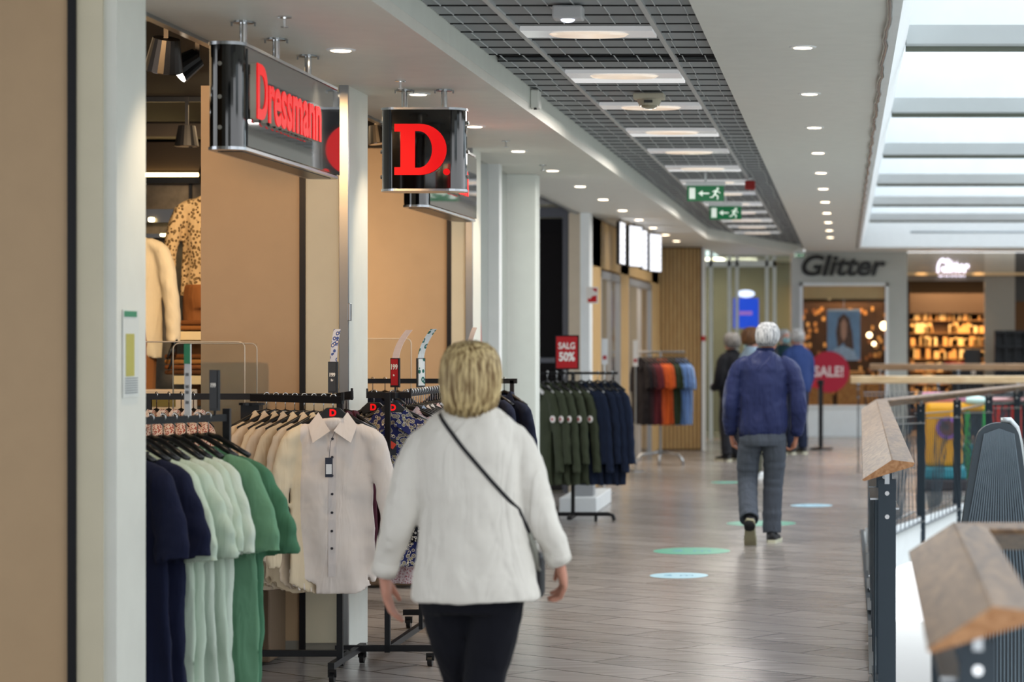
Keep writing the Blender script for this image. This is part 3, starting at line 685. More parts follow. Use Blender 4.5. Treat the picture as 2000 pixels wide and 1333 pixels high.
# ------------------------------------------------------------------ garments
def garment_mb(seed, L=.72, sleeve='short', s=1.0, wid=1.0, pull=0):
    rr = random.Random(seed); mb = MB(); n = 44
    ph = [rr.uniform(0, 6.28) for _ in range(5)]; k1, k2 = rr.choice((3, 4, 5)), rr.choice((7, 8, 9))
    lw = .215 if sleeve == 'short' else .182
    rows = [(-.092, .060, .038), (-.102, .080, .040), (-.120, .118, .038), (-.142, .165, .034), (-.162, .203, .030), (-.20, (lw+.206)/2, .032), (-.28, lw, .040), (-.36, lw, .042)]
    z = -.36
    while z > -.12-L: z -= .05; rows.append((z, lw+.014*(-.36-z)/.5, .042))
    rings = []
    for (z, hw, hd) in rows:
        t = max(0, (-z-.2)/(L)); A = .0 + .5*t
        ring = []
        for j in range(n):
            a = 2*PI*j/n; c, s_ = math.cos(a), math.sin(a)
            x = hw*wid*math.copysign(abs(c)**.95, c); y = hd*math.copysign(abs(s_)**1.15, s_)
            f = A*(.55*math.sin(k1*a+ph[0]+z*2)+.35*math.sin(k2*a+ph[1]+z*3.3))
            tail = .085*abs(c)**3*max(0, (t-.72)/.28) if (L >= .76 and sleeve == 'long') else 0
            ring.append((x*(1+f*.08)+pull*t*.03, y*(1+f)+.012*t*math.sin(ph[2]+z*9+c*4), z+tail+.004*math.sin(3*a+ph[3])*t))
        rings.append(ring)
    # hollow hem
    last = rings[-1]; zl = rows[-1][0]
    rings.append([(p[0]*.94, p[1]*.75, p[2]+.002) for p in last]); rings.append([(p[0]*.9, p[1]*.6, p[2]+.05) for p in last])
    mb.loft(rings)
    for sd in (-1, 1):
        w = wid
        if sleeve == 'short':
            P = [(.110, -.135), (.190, -.178), (.228, -.26), (.252, -.35), (.262, -.43)]; Rr = [(.030, .026), (.045, .030), (.058, .028), (.066, .027), (.070, .027)]
        else:
            P = [(.110, -.135), (.188, -.185), (.216, -.28), (.242, -.42), (.258, -.56), (.266, -.68), (.268, -.75)]; Rr = [(.030, .026), (.044, .030), (.050, .030), (.047, .029), (.044, .028), (.040, .026), (.038, .025)]
        bend = rr.uniform(-.02, .03); sl = rr.uniform(.9, 1.1)
        pts = [(sd*p[0]*w, bend*i*.5, -.14+(p[1]+.14)*sl) for i, p in enumerate(P)]
        # resample for folds
        Q = []; RR = []
        for i in range(len(pts)-1):
            for q in range(5):
                t = q/5; a = Vector(pts[i]); b = Vector(pts[i+1]); Q.append(a.lerp(b, t)); u = 1+.07*math.sin((i*5+q)*1.3+ph[4]+sd)*min(1, i/2)
                RR.append(((Rr[i][0]*(1-t)+Rr[i+1][0]*t)*u, (Rr[i][1]*(1-t)+Rr[i+1][1]*t)/u))
        Q.append(Vector(pts[-1])); RR.append(Rr[-1])
        # tube(): first radius is across d x up ; use up=(0,1,0) so it lies in the garment plane
        d = (Q[-1]-Q[-2]).normalized()
        Q.append(Q[-1]-d*.002); RR.append((RR[-1][0]*.85, RR[-1][1]*.8)); Q.append(Q[-1]-d*.03); RR.append((RR[-1][0]*.85, RR[-1][1]*.8))
        rg = []; 
        for i, p in enumerate(Q):
            j = min(i, len(Q)-4); dd = (Q[j+1]-Q[j]).normalized(); up = Vector((0, 1, 0)); sx = dd.cross(up).normalized()
            rg.append([p+sx*math.cos(2*PI*q/20)*RR[i][0]+up*math.sin(2*PI*q/20)*RR[i][1] for q in range(20)])
        mb.loft(rg)
    if s != 1: mb.v = [(v[0]*s, v[1]*s, v[2]*s if True else v[2]) for v in mb.v]
    return mb
def collar_mb(s=1, open_=.5):
    m_ = MB()
    # stand at the back, two pointed leaves in front
    n = 14; outer = []; 
    for zz, k in ((-.105, 1.05), (-.070, .95), (-.066, .88), (-.10, .9)):
        outer.append([(math.cos(PI*j/n)*.068*k, math.sin(PI*j/n)*.052*k-.005, zz) for j in range(n+1)])
    m_.loft(outer, cap=False, close=False)
    fall = []
    for zz, k in ((-.068, .98), (-.078, 1.1), (-.118, 1.28), (-.121, 1.24), (-.08, 1.04)):
        fall.append([(math.cos(PI*j/n)*.068*k, math.sin(PI*j/n)*.052*k-.005, zz) for j in range(n+1)])
    m_.loft(fall, cap=False, close=False)
    for sd in (-1, 1):
        a = [(sd*.066, -.006, -.064), (sd*.112, -.018, -.126), (sd*.086, -.058, -.205), (sd*.008, -.056, -.150)]
        th = .004
        m_.loft([[Vector(p)+Vector((0, 0, 0)) for p in a], [Vector(p)+Vector((0, -th, .002)) for p in a]])
    if s != 1: m_.v = [tuple(c*s for c in v) for v in m_.v]
    return m_
GM = {}
def gmesh(key, **k):
    if key not in GM: GM[key] = garment_mb(**k).mesh(key, smooth=True, remesh=.009, sm=1, noise=(.11, .016))
    return GM[key]
def copy_mesh_mat(me, m):
    c = me.copy(); c.materials.clear(); c.materials.append(m); return c
CM = {}
def garment(kind, key, m, label, cat, loc, rz, group, collar=None, sleeve='short', L=.72, s=1.0, tilt=0, seed=1, name=None):
    me = gmesh('%s_%s_%d_%.2f_%.2f' % (kind, sleeve, seed, L, s), seed=seed, L=L, sleeve=sleeve, s=s)
    ck = (me.name, m.name)
    if ck not in CM: CM[ck] = copy_mesh_mat(me, m); CM[ck].name = kind
    o = link(kind, CM[ck], None, None, loc, (0, tilt, rz)); tag(o, label, cat, group)
    if collar is not None:
        ck2 = ('collar', collar.name, s)
        if ck2 not in CM:
            CM[ck2] = collar_mb(s).mesh('collar', smooth=False, bevel=0); CM[ck2].materials.append(collar)
        link('collar', CM[ck2], None, o)
    else:
        ck2 = ('band', m.name, s)
        if ck2 not in CM:
            b = MB(); n = 28; b.tube([(math.cos(2*PI*j/n)*.064*s, math.sin(2*PI*j/n)*.05*s, (-.097-.012*max(0, -math.sin(2*PI*j/n)))*s) for j in range(n+1)], .006, 6)
            CM[ck2] = b.mesh('neckband', smooth=True); CM[ck2].materials.append(m)
        link('neckband', CM[ck2], None, o)
    return o
# hangers
def hanger_proto(plate):
    t = thing('clothes_hanger', 'x', 'hanger', (0, 0, -50))
    h = MB(); pts = [(.012*math.cos(a)+.0, 0, .004+.014*math.sin(a)-.014) for a in [PI*.95-PI*1.35*i/10+PI*.25 for i in range(11)]]
    pts = [(-.013, 0, -.006), (-.012, 0, .001), (-.006, 0, .006), (.003, 0, .007), (.011, 0, .002), (.013, 0, -.008), (.008, 0, -.017), (0, 0, -.025), (0, 0, -.075)]
    h.tube(pts, .0026, 6); h.build('hook', M_chrome, t, smooth=True)
    a = MB()
    for sd in (-1, 1):
        a.tube([(0, 0, -.080), (sd*.05, 0, -.092), (sd*.12, .004, -.125), (sd*.19, .012, -.160)], [(.010, .008), (.011, .011), (.012, .013), (.010, .013)], 8)
    a.build('arms', M_blackp, t, smooth=True)
    if plate:
        p = MB().prism([(-.030, -.055), (.030, -.055), (.062, -.085), (.058, -.118), (.02, -.105), (-.02, -.105), (-.058, -.118), (-.062, -.085)], 'y', -.016, .002).build('plate', mat('hanger_plate', '1C1D20', .45), t, bevel=.004)
        me = text_mesh('D', .042, ext=.001, bold=.0022); link('letter', me, M_red, p, (0, -.0175, -.080), (PI/2, 0, 0))
    return t
HP = [hanger_proto(False), hanger_proto(True)]
def hanger(loc, rz, label, group, plate=False, tilt=0):
    return dup(HP[1 if plate else 0], loc, rz, label, group)
NUM = ['first', 'second', 'third', 'fourth', 'fifth', 'sixth', 'seventh', 'eighth', 'ninth', 'tenth', 'eleventh', 'twelfth', 'thirteenth', 'fourteenth', 'fifteenth', 'sixteenth', 'seventeenth', 'eighteenth']
NAVY = cloth('tee_navy', '1B2038'); MINT = cloth('tee_mint', 'BCCEBF'); MINT2 = cloth('tee_pale_mint', 'C8D6CB'); GREEN = cloth('tee_green', '4C7A60'); GREEN2 = cloth('tee_mid_green', '6A967A')
CREAM = cloth('shirt_cream', 'D8C9AE'); CREAM2 = cloth('shirt_sand', 'D2C4B0'); FRONT = cloth('shirt_front', 'DCD3CD', wr=.35); BURG = cloth('shirt_burgundy', '4A2430')
PAIS = pattern('paisley_print', '2A2F5E', 'D9D2BC', 'A99E76', 52, True); BWP = pattern('black_white_print', '1A1C26', 'E4E2DC', '4A5070', 70)
FLOR = pattern('flecked_print', 'D9CFC8', 'A9503C', '8A8A94', 95); PINKF = pattern('pink_fleck_print', 'D6C4C6', 'A8646C', 'F2ECEA', 110)

def caster(p, z=0):
    w = MB().tube([(p[0]-.011, p[1], .028), (p[0]+.011, p[1], .028)], .027, 16); w.bb((p[0]-.02, p[1]-.008, .03), (p[0]+.02, p[1]+.008, .066)); return w
# ---- rack one: T-shirts
d1 = Vector((.5, .87, 0)).normalized(); last = Vector((-2.50, 9.50, 0)); ZB1 = 1.315
t = thing('clothes_rack', 'black rack of navy, mint and green T-shirts beside the nearest pillar', 'clothes rack', (0, 0, 0))
e0 = last-d1*.72; e1 = last+d1*.10
MB().bar((e0.x, e0.y, ZB1-.016), (e1.x, e1.y, ZB1-.016), .022, .028).build('rail', M_black, t)
mb = MB()
for e in (e0, e1): mb.bb((e.x-.014, e.y-.014, .08), (e.x+.014, e.y+.014, ZB1+.02))
mb.each('upright', M_black, t)
b = MB(); b.bar((e0.x, e0.y, .09), (e1.x, e1.y, .09), .03, .03)
for e in (e0, e1): b.bar((e.x-.28, e.y+.16, .09), (e.x+.28, e.y-.16, .09), .03, .03)
b.build('base', M_black, t)
for e in (e0, e1):
    for sd in (-1, 1): caster((e.x+sd*.26, e.y-sd*.15)).build('caster', M_blackp, t)
rg = random.Random(11)
cols = [(NAVY, 'navy'), (NAVY, 'navy'), (MINT, 'mint'), (MINT, 'mint'), (MINT2, 'mint'), (MINT, 'mint'), (MINT2, 'mint'), (GREEN2, 'mid green'), (GREEN, 'deep green')]
words = ['navy blue T-shirt nearest the pillar, at the front of the T-shirt rack', 'second navy blue T-shirt, just in front of the mint ones', 'foremost mint T-shirt, right behind the navy ones', 'mint T-shirt second behind the navy ones', 'mint T-shirt in the middle of the mint row', 'mint T-shirt fourth behind the navy ones', 'rearmost mint T-shirt, touching the green ones', 'mid green T-shirt between the mint row and deepest green one', 'deep green T-shirt at the far right end of the rack']
for i, (m_, c) in enumerate(cols):
    p = last-d1*(.060*(8-i)); rz = R(-30+rg.uniform(-5, 5))
    garment('t_shirt', c, m_, words[i], 't-shirt', (p.x, p.y, ZB1-.012), rz, 'T-shirts on the nearest rack', sleeve='short', L=.70 if i > 1 else .74, s=1.27, seed=i % 5+1, tilt=rg.uniform(-.03, .03))
    hanger((p.x, p.y, ZB1+.001), rz, 'black hanger of the '+['front navy T-shirt by the pillar', 'second navy T-shirt', 'foremost mint T-shirt', 'second mint T-shirt', 'middle mint T-shirt', 'fourth mint T-shirt', 'rearmost mint T-shirt', 'mid green T-shirt', 'deep green T-shirt'][i], 'hangers on the T-shirt rack')
# ---- price signs
def price_sign(name_label, x, y, z0, z1, w, ztop, rz, card, leaf, txt=None, post_to=1.30, grp='price signs standing on the racks', bend=.05):
    t = thing('price_sign', name_label, 'price sign', (x, y, z0), rz, grp)
    h = z1-z0
    MB().bb((-w/2, 0, 0), (w/2, .008, h)).build('holder', mat('sign_holder_dark', '23262B', .4), t)
    MB().bb((-w/2+.008, -.003, .01), (w/2-.008, -.0005, h-.004)).build('card', card, t)
    MB().cyl((0, .004, post_to-z0), (0, .004, 0), .005, 8).build('stem', M_black, t)
    if ztop > z1+.01:
        H = ztop-z1; rings = []
        for i in range(9):
            q = i/8; zz = h-.02+(H+.02)*q; yy = .004+bend*q*q; rings.append([(-w/2+.008, yy, zz), (w/2-.008, yy, zz), (w/2-.008, yy+.0015, zz), (-w/2+.008, yy+.0015, zz)])
        MB().loft(rings).build('leaflet', leaf, t)
    if txt:
        for (s_, sz, zz) in txt: text('lettering', s_, sz, mat('sign_text_white', 'F2F2F0', .5), t, (0, -.0055, zz), ext=.0008, bold=.001)
    return t
M_cardd = mat('card_charcoal', '35383D', .5); M_cardr = mat('card_red', 'B5242E', .5, var=.08); M_leafb = pattern('leaflet_blue', 'C9D2E4', '4A5FA0', 'E8E4DC', 40); M_leafp = mat('leaflet_pale', 'E6DEE4', .5, var=.1)
M_leafg = pattern('leaflet_green', 'DDE4E6', '2F6B62', 'B9C4D4', 26)
Yp = 9.15
price_sign('charcoal price sign above the green T-shirts', atx(418, 9.5), 9.5, atz(803, 9.5), atz(723, 9.5), .055, 0, R(-35), M_cardd, M_leafp, [('199', .022, .10)], 1.31)
t = thing('price_strip', 'tall white price strip with a green top above the mint T-shirts', 'price sign', (atx(366, 9.3), 9.3, atz(812, 9.3)), R(-40))
hh = atz(672, 9.3)-atz(812, 9.3)
MB().bb((-.02, 0, 0), (.02, .004, hh)).build('strip', mat('strip_white', 'E4E8EC', .4), t)
MB().bb((-.02, -.002, hh*.72), (.02, -.0005, hh)).build('green_top', mat('strip_green', '2E9468', .4), t)
text('lettering', 'LINEN', .026, mat('strip_ink', '5A6068', .5), t, (0, -.003, hh*.35), (PI/2, R(90), 0), ext=.0008) if False else None
b = MB()
for q in (.16, .3, .38, .55): b.bb((-.010, -.002, hh*q), (.010, -.0005, hh*q+.012))
b.build('print', mat('strip_ink', '6A7078', .5), t)

# ---- rack two: dress shirts
ZB2 = 1.345
t = thing('clothes_rack', 'black rack of cream dress shirts in front of the second pillar', 'clothes rack', (0, 0, 0))
f2 = Vector((-2.37, 11.2, 0)); d2 = Vector((-.77, .64, 0))
a0 = f2-d2*.07; a1 = f2+d2*.62
up = Vector((atx(664, 11.45), 11.45, 0))
mb = MB()
mb.bar((a0.x, a0.y, ZB2-.018), (a1.x, a1.y, ZB2-.018), .014, .034); mb.bb((a0.x-.006, a0.y-.012, ZB2-.02), (a0.x+.006, a0.y+.004, ZB2+.018))
mb.bar((up.x-.05, up.y, ZB2-.018), (atx(692, 11.3), 11.25, ZB2+.004), .014, .036); mb.bb((atx(692, 11.3)-.005, 11.24, ZB2-.02), (atx(692, 11.3)+.005, 11.25, ZB2+.035))
mb.each('arm', M_black, t)
MB().bb((atx(270, 11.7), 11.69, ZB2-.03), (up.x, 11.71, ZB2-.0)).build('rail', M_black, t)
mb = MB(); mb.bb((up.x-.014, up.y-.01, .09), (up.x+.014, up.y+.018, ZB2+.01)); mb.bb((up.x-.012, up.y, ZB2-.03), (up.x+.012, 11.70, ZB2-.003))
mb.bb((atx(285, 11.7), 11.69, .09), (atx(285, 11.7)+.026, 11.715, ZB2-.01)); mb.each('upright', M_black, t)
mb = MB(); mb.bb((atx(285, 11.7), 11.7, .07), (up.x, 11.73, .1)); mb.bb((up.x-.015, 11.25, .07), (up.x+.015, 12.0, .1)); mb.build('base', M_black, t)
for q in ((up.x, 11.28), (up.x, 11.98)): caster(q).build('caster', M_blackp, t)
mb = MB(); mb.bb((atx(472, 11.8), 11.78, .1), (atx(508, 11.8), 11.86, 1.285)); mb.cyl((atx(490, 11.8), 11.82, 1.285), (atx(490, 11.8), 11.82, 1.297), .062, 24)
tag(mb.build('square_post', M_black, None), 'thick black square post with a round cap behind the cream shirts', 'post')
# front shirt, with placket, buttons, cuffs and price tag
fs = garment('dress_shirt', 'front', FRONT, 'pale grey beige button-up shirt facing out at the front of its rack', 'shirt', (f2.x, f2.y, ZB2-.012), R(6), 'dress shirts on the second rack', collar=FRONT, sleeve='long', L=.76, seed=7)
hanger((f2.x, f2.y, ZB2+.001), R(6), 'black hanger with a red letter holding the pale beige front shirt', 'hangers on the dress shirt rack', True)
me_s = fs.data; bvh = BVHTree.FromPolygons([v.co for v in me_s.vertices], [p.vertices for p in me_s.polygons])
def surf(x, z, dy=0):
    h_ = bvh.ray_cast(Vector((x, -1, z)), Vector((0, 1, 0)))
    return Vector((x, (h_[0].y if h_[0] else -.06)-dy, z))
zz = [-.15-.012*i for i in range(57)]
def ribbon(w, zs, dy, xf=lambda z: 0):
    m_ = MB(); rings = []
    for z in zs:
        p = surf(xf(z)-w/2, z, dy); q = surf(xf(z)+w/2, z, dy); y_ = min(p.y, q.y)
        rings.append([(p.x, y_, z), (q.x, y_, z), (q.x, y_+.006, z), (p.x, y_+.006, z)])
    return m_.loft(rings)
ribbon(.034, zz, .002).build('placket', cloth('shirt_placket', 'CFC8C6', wr=.2), fs)
for z in (-.185, -.27, -.355, -.44, -.525, -.61, -.69):
    p = surf(0, z, .006); MB().tube([(p.x, p.y, p.z), (p.x, p.y+.003, p.z)], .0062, 12).build('button', mat('button_dark', '2E2C34', .3), fs)
MB().tube([(.015, -.062, -.15), (-.005, -.075, -.2), (-.010, -.078, -.27)], .0012, 5).bb((-.028, -.083, -.36), (.006, -.080, -.27)).build('price_tag', mat('tag_navy', '2B3040', .5), fs)
MB().bb((-.024, -.085, -.345), (.002, -.0832, -.30)).build('tag_label', mat('tag_white', 'E0E2E4', .5), fs)
for sd in (-1, 1):
    MB().tube([(sd*.266, 0, -.69), (sd*.268, 0, -.757)], [(.030, .044), (.029, .043)], 20).build('cuff', FRONT, fs, smooth=True)
hm = MB(); n = 40
cw = ['cream shirt directly behind the pale beige front shirt', 'second cream shirt behind the front shirt', 'third cream shirt behind the front shirt', 'fourth cream shirt behind the front shirt', 'fifth cream shirt behind the front shirt', 'sixth cream shirt behind the front shirt', 'seventh cream shirt, farthest back and left on its rack']
for i in range(7):
    p = f2+d2*(.08+.072*i)+Vector((0, .03, 0)); rz = R(46+rg.uniform(-6, 6))
    garment('dress_shirt', 'c', [CREAM, CREAM2][i % 2], cw[i], 'shirt', (p.x, p.y, ZB2-.012), rz, 'dress shirts on the second rack', collar=[CREAM, CREAM2][i % 2], sleeve='long', L=.76, seed=6+i % 3)
    hanger((p.x, p.y, ZB2+.001), rz, 'black hanger holding the '+cw[i], 'hangers on the dress shirt rack')
for i in range(2):
    p = Vector((atx(700+i*8, 11.55), 11.5+i*.06, 0)); lb = ['burgundy shirt peeking out right behind the pale front shirt', 'second burgundy shirt, pressed close to the pillar'][i]
    garment('dress_shirt', 'b', BURG, lb, 'shirt', (p.x-.08, p.y, ZB2-.012), R(-38), 'burgundy shirts on the second rack', collar=BURG, sleeve='long', L=.72, seed=7+i)
    hanger((p.x-.08, p.y, ZB2+.001), R(-38), 'black hanger holding the '+lb, 'hangers on the dress shirt rack')
for i in range(5):
    Yf = 11.7; p = (atx(282+i*24, Yf), Yf)
    lb = ['flecked patterned shirt at the far left, beside the nearest pillar', 'second flecked patterned shirt from the nearest pillar', 'third flecked patterned shirt from the nearest pillar', 'fourth flecked patterned shirt from the nearest pillar', 'rightmost flecked patterned shirt behind the T-shirt hangers'][i]
    garment('patterned_shirt', 'f', FLOR, lb, 'shirt', (p[0], p[1], ZB2-.012), R(-52), 'flecked shirts on the back rail', collar=FLOR, sleeve='short', L=.6, seed=2+i % 2)
    hanger((p[0], p[1], ZB2+.001), R(-52), 'hanger holding the '+lb, 'hangers on the back rail')
price_sign('charcoal price sign with a bent blue leaflet above the beige shirt', atx(650, 11.4), 11.4, atz(768, 11.4), atz(707, 11.4), .055, atz(643, 11.4), R(-25), M_cardd, M_leafb, [('199', .024, .085), ('kr', .014, .06)], ZB2, bend=.03)

# ---- rack three: paisley shirts
ZB3 = 1.345
t = thing('clothes_rack', 'black wheeled rack with the blue paisley shirt, left of the woman', 'clothes rack', (0, 0, 0))
x0, x1 = atx(655, 11.86), atx(852, 11.86); xp = atx(757, 11.86)
mb = MB(); mb.bb((xp-.013, 11.85, .07), (xp+.013, 11.876, ZB3)); mb.bb((xp-.013, 13.4, .07), (xp+.013, 13.426, ZB3)); mb.each('upright', M_black, t)
mb = MB(); mb.bb((xp+.02, 11.9, ZB3-.03), (xp+.034, 13.42, ZB3)); mb.bb((xp-.013, 11.876, ZB3-.03), (xp+.034, 11.9, ZB3)); mb.bb((xp-.013, 13.4, ZB3-.03), (xp+.034, 13.42, ZB3)); mb.build('rail', M_black, t)
mb = MB(); mb.bb((atx(718, 12), 11.97, ZB3-.03), (xp+.09, 11.985, ZB3+.0)); mb.bb((atx(718, 12), 11.965, ZB3-.03), (atx(718, 12)+.006, 11.985, ZB3+.018)); mb.bb((xp+.09, 11.965, ZB3-.03), (xp+.096, 11.985, ZB3+.018)); mb.each('arm', M_black, t)
mb = MB(); mb.bb((x0, 11.85, .075), (x1, 11.88, .105)); mb.bb((x0+.05, 13.4, .075), (x1, 13.43, .105)); mb.bb((xp-.013, 11.88, .075), (xp+.013, 13.4, .105)); mb.bb((xp+.04, 12.5, .105), (xp+.06, 12.52, .35)); mb.build('base', M_black, t)
for q in ((x0+.03, 11.865), (x1-.03, 11.865), (x0+.08, 13.415), (x1-.03, 13.415)): caster(q).build('caster', M_blackp, t)
px_ = atx(768, 12.05)
ps = garment('patterned_shirt', 'p', PAIS, 'navy and cream paisley shirt facing out behind the black upright', 'shirt', (px_, 12.04, ZB3-.012), R(8), 'patterned shirts on the third rack', collar=PAIS, sleeve='long', L=.74, seed=8)
MB().bb((-.05, -.075, -.30), (.02, -.071, -.22)).build('price_tag', mat('tag_dark', '26282E', .5), ps)
MB().box((0, -.078, -.25), (.03, .003, .03), (0, R(35), 0)).build('tag_sticker', mat('sticker_red', 'E0442E', .4), ps)
hanger((px_, 12.04, ZB3+.001), R(8), 'black hanger with a red letter holding the paisley shirt', 'hangers on the third rack', True)
garment('patterned_shirt', 'bw', BWP, 'black and white patterned shirt tucked behind the left of the paisley one', 'shirt', (atx(733, 12.15), 12.16, ZB3-.012), R(-20), 'patterned shirts on the third rack', collar=BWP, sleeve='long', L=.7, seed=7)
hanger((atx(731, 12.1), 12.10, ZB3+.001), R(-6), 'black hanger with a red letter left of the paisley shirt', 'hangers on the third rack', True)
for i in range(16):
    Yh = 12.20+.073*i; xh = xp+.027; lb = '%s black hanger in the tight row running back behind the paisley shirt' % NUM[i]
    hanger((xh, Yh, ZB3+.001), R(rg.uniform(-14, 8)), lb, 'tight row of hangers on the third rack')
    if i % 2 == 0:
        m_, c = [(PINKF, 'pink flecked'), (cloth('shirt_pale_blue', 'B9C6DC'), 'pale blue'), (FLOR, 'white flecked'), (cloth('shirt_white', 'D9DCE0'), 'white')][(i//2) % 4]
        garment('patterned_shirt' if 'fleck' in c else 'dress_shirt', 'x', m_, '%s shirt on the %s hanger behind the paisley shirt' % (c, NUM[i]), 'shirt', (xh, Yh, ZB3-.012), R(rg.uniform(-14, 8)), 'shirts in the row behind the paisley one', collar=m_, sleeve='long', L=.80 if i == 0 else .7, seed=6+i % 3)
price_sign('red price sign reading 199 with a leaflet curving left', atx(771, 12), 12.0, atz(757, 12), atz(700, 12), .065, atz(645, 12), R(-38), M_cardr, M_leafp, [('199', .036, .10), ('kr', .012, .06)], ZB3, bend=.09)
price_sign('narrow green and white leaflet sign right of the red sign', atx(823, 13.2), 13.2, atz(757, 13.2), atz(700, 13.2), .07, atz(643, 13.2), R(62), M_leafg, M_leafg, None, ZB3, bend=-.09)
price_sign('white leaflet sign tip showing behind the blonde hair', atx(914, 14.5), 14.5, atz(720, 14.5), atz(690, 14.5), .06, atz(640, 14.5), R(-40), M_leafp, M_leafp, None, 1.36, bend=.05)
# ---- rack four, far behind: navy trousers and shirts
ZB4 = 1.365; Y4 = 14.7
t = thing('clothes_rack', 'black rack of dark navy clothes behind the paisley shirt rack', 'clothes rack', (0, 0, 0))
MB().bb((atx(640, Y4), Y4-.012, ZB4-.03), (atx(1010, Y4), Y4+.012, ZB4)).build('rail', M_black, t)
mb = MB()
for q in (650, 1000): mb.bb((atx(q, Y4)-.012, Y4-.012, .0), (atx(q, Y4)+.012, Y4+.012, ZB4-.01))
mb.each('upright', M_black, t); mb = MB()
for q in (650, 1000): mb.bb((atx(q, Y4)-.015, Y4-.25, .0), (atx(q, Y4)+.015, Y4+.25, .03))
mb.build('base', M_black, t)
DN = cloth('dark_navy', '1E2436')
for i in range(9):
    q = [728, 752, 776, 862, 884, 906, 930, 960, 985][i]
    lb = ['dark navy shirt on the rear rack, %s from the left' % NUM[i]][0]
    garment('dress_shirt', 'd', DN, lb, 'shirt', (atx(q, Y4), Y4, ZB4-.012), R(-42+rg.uniform(-4, 4)), 'dark shirts on the rear rack', collar=DN, sleeve='long', L=.7, seed=6+i % 3)
    hanger((atx(q, Y4), Y4, ZB4+.001), R(-42), 'hanger of the '+lb, 'hangers on the rear rack')
# ---- rack five: olive and navy jackets
Y5 = 21.2; ZB5 = 1.30
t = thing('clothes_rack', 'black rack of olive and navy jackets beyond the white column', 'clothes rack', (0, 0, 0))
MB().tube([(atx(1000, Y5), Y5, ZB5), (atx(1207, Y5), Y5, ZB5)], .012, 10).build('rail', M_black, t)
xq = atx(1118, Y5)
MB().bb((xq-.016, Y5+.03, .05), (xq+.016, Y5+.06, ZB5-.0)).bb((xq-.012, Y5-.005, ZB5-.03), (xq+.012, Y5+.06, ZB5-.008)).each('upright', M_black, t)
MB().tube([(atx(1010, Y5), Y5+.04, .0), (atx(1012, Y5), Y5+.04, .05), (atx(1020, Y5), Y5+.04, .06), (atx(1188, Y5), Y5+.04, .06), (atx(1196, Y5), Y5+.04, .05), (atx(1199, Y5), Y5+.04, .005)], .018, 10).bb((xq-.02, Y5-.25, .03), (xq+.02, Y5+.3, .06)).bb((atx(1160, Y5), Y5+.03, .0), (atx(1166, Y5), Y5+.05, .05)).build('base', M_black, t, smooth=False)
OL = cloth('jacket_olive', '42493A', wr=.4); NJ = cloth('jacket_navy', '1D263A', wr=.4)
M_badge = mat('badge_white', 'E6E2E0', .5); M_badr = mat('badge_red', 'B03038', .5); M_lab = mat('label_white', 'D5D7D8', .6)
qs = [1052, 1074, 1092, 1108, 1122, 1140, 1156, 1172, 1186, 1200]
for i, q in enumerate(qs):
    ol = i < 5; lb = ('%s olive green jacket from the left on the jacket rack' % NUM[i]) if ol else ('%s navy jacket counted from the olive ones' % NUM[i-5])
    rz = R(-48+rg.uniform(-6, 6))
    j = garment('jacket', 'j', OL if ol else NJ, lb, 'jacket', (atx(q, Y5)-.02, Y5-.0, ZB5-.012), rz, 'jackets on the jacket rack', collar=OL if ol else NJ, sleeve='long', L=.73, s=1.12, seed=9+i % 2)
    MB().box((.095, -.034, -.135), (.11, .016, .026), (0, R(30), 0)).build('inner_label', M_lab, j)
    if ol:
        b = MB().tube([(.280, -.034, -.385), (.280, -.046, -.385)], .030, 16).build('sleeve_badge', M_badge, j); MB().tube([(.280, -.0465, -.385), (.280, -.049, -.385)], .014, 12).build('badge_mark', M_badr, b)
    hanger((atx(q, Y5)-.02, Y5, ZB5+.012), rz, 'hanger holding the '+lb, 'hangers on the jacket rack')
t = thing('sale_sign', 'red sale sign reading SALG 50% on the jacket rack', 'sign', (atx(1108, Y5), Y5-.03, atz(722, Y5)), R(-4))
hh = atz(655, Y5)-atz(722, Y5)
MB().bb((-.105, 0, 0), (.105, .012, hh)).build('frame', M_black, t)
MB().bb((-.094, -.003, .012), (.094, -.0003, hh-.012)).build('card', mat('sale_red', 'B81E26', .45), t)
text('lettering', 'SALG', .078, mat('sign_text_white', 'F2F2F0', .5), t, (0, -.0045, hh*.68), ext=.001, bold=.002, sx=.82)
text('lettering', '50%', .105, mat('sign_text_white', 'F2F2F0', .5), t, (0, -.0045, hh*.36), ext=.001, bold=.004, sx=.80)
MB().cyl((0, .006, -(atz(722, Y5)-ZB5)), (0, .006, 0), .006, 8).build('stem', M_black, t)
# low plinth under the jackets
tag(MB().bb((-2.62, 22.2, 0), (-2.28, 23.6, .14)).build('display_plinth', M_white, None, bevel=.01), 'low white plinth on the floor behind the jacket rack', 'plinth')
tag(MB().bb((-2.5, 22.4, .141), (-2.33, 22.6, .25)).build('shoe_box', mat('box_grey', '9A9C9E', .6), None, bevel=.005), 'small grey box standing on the low white plinth', 'box')
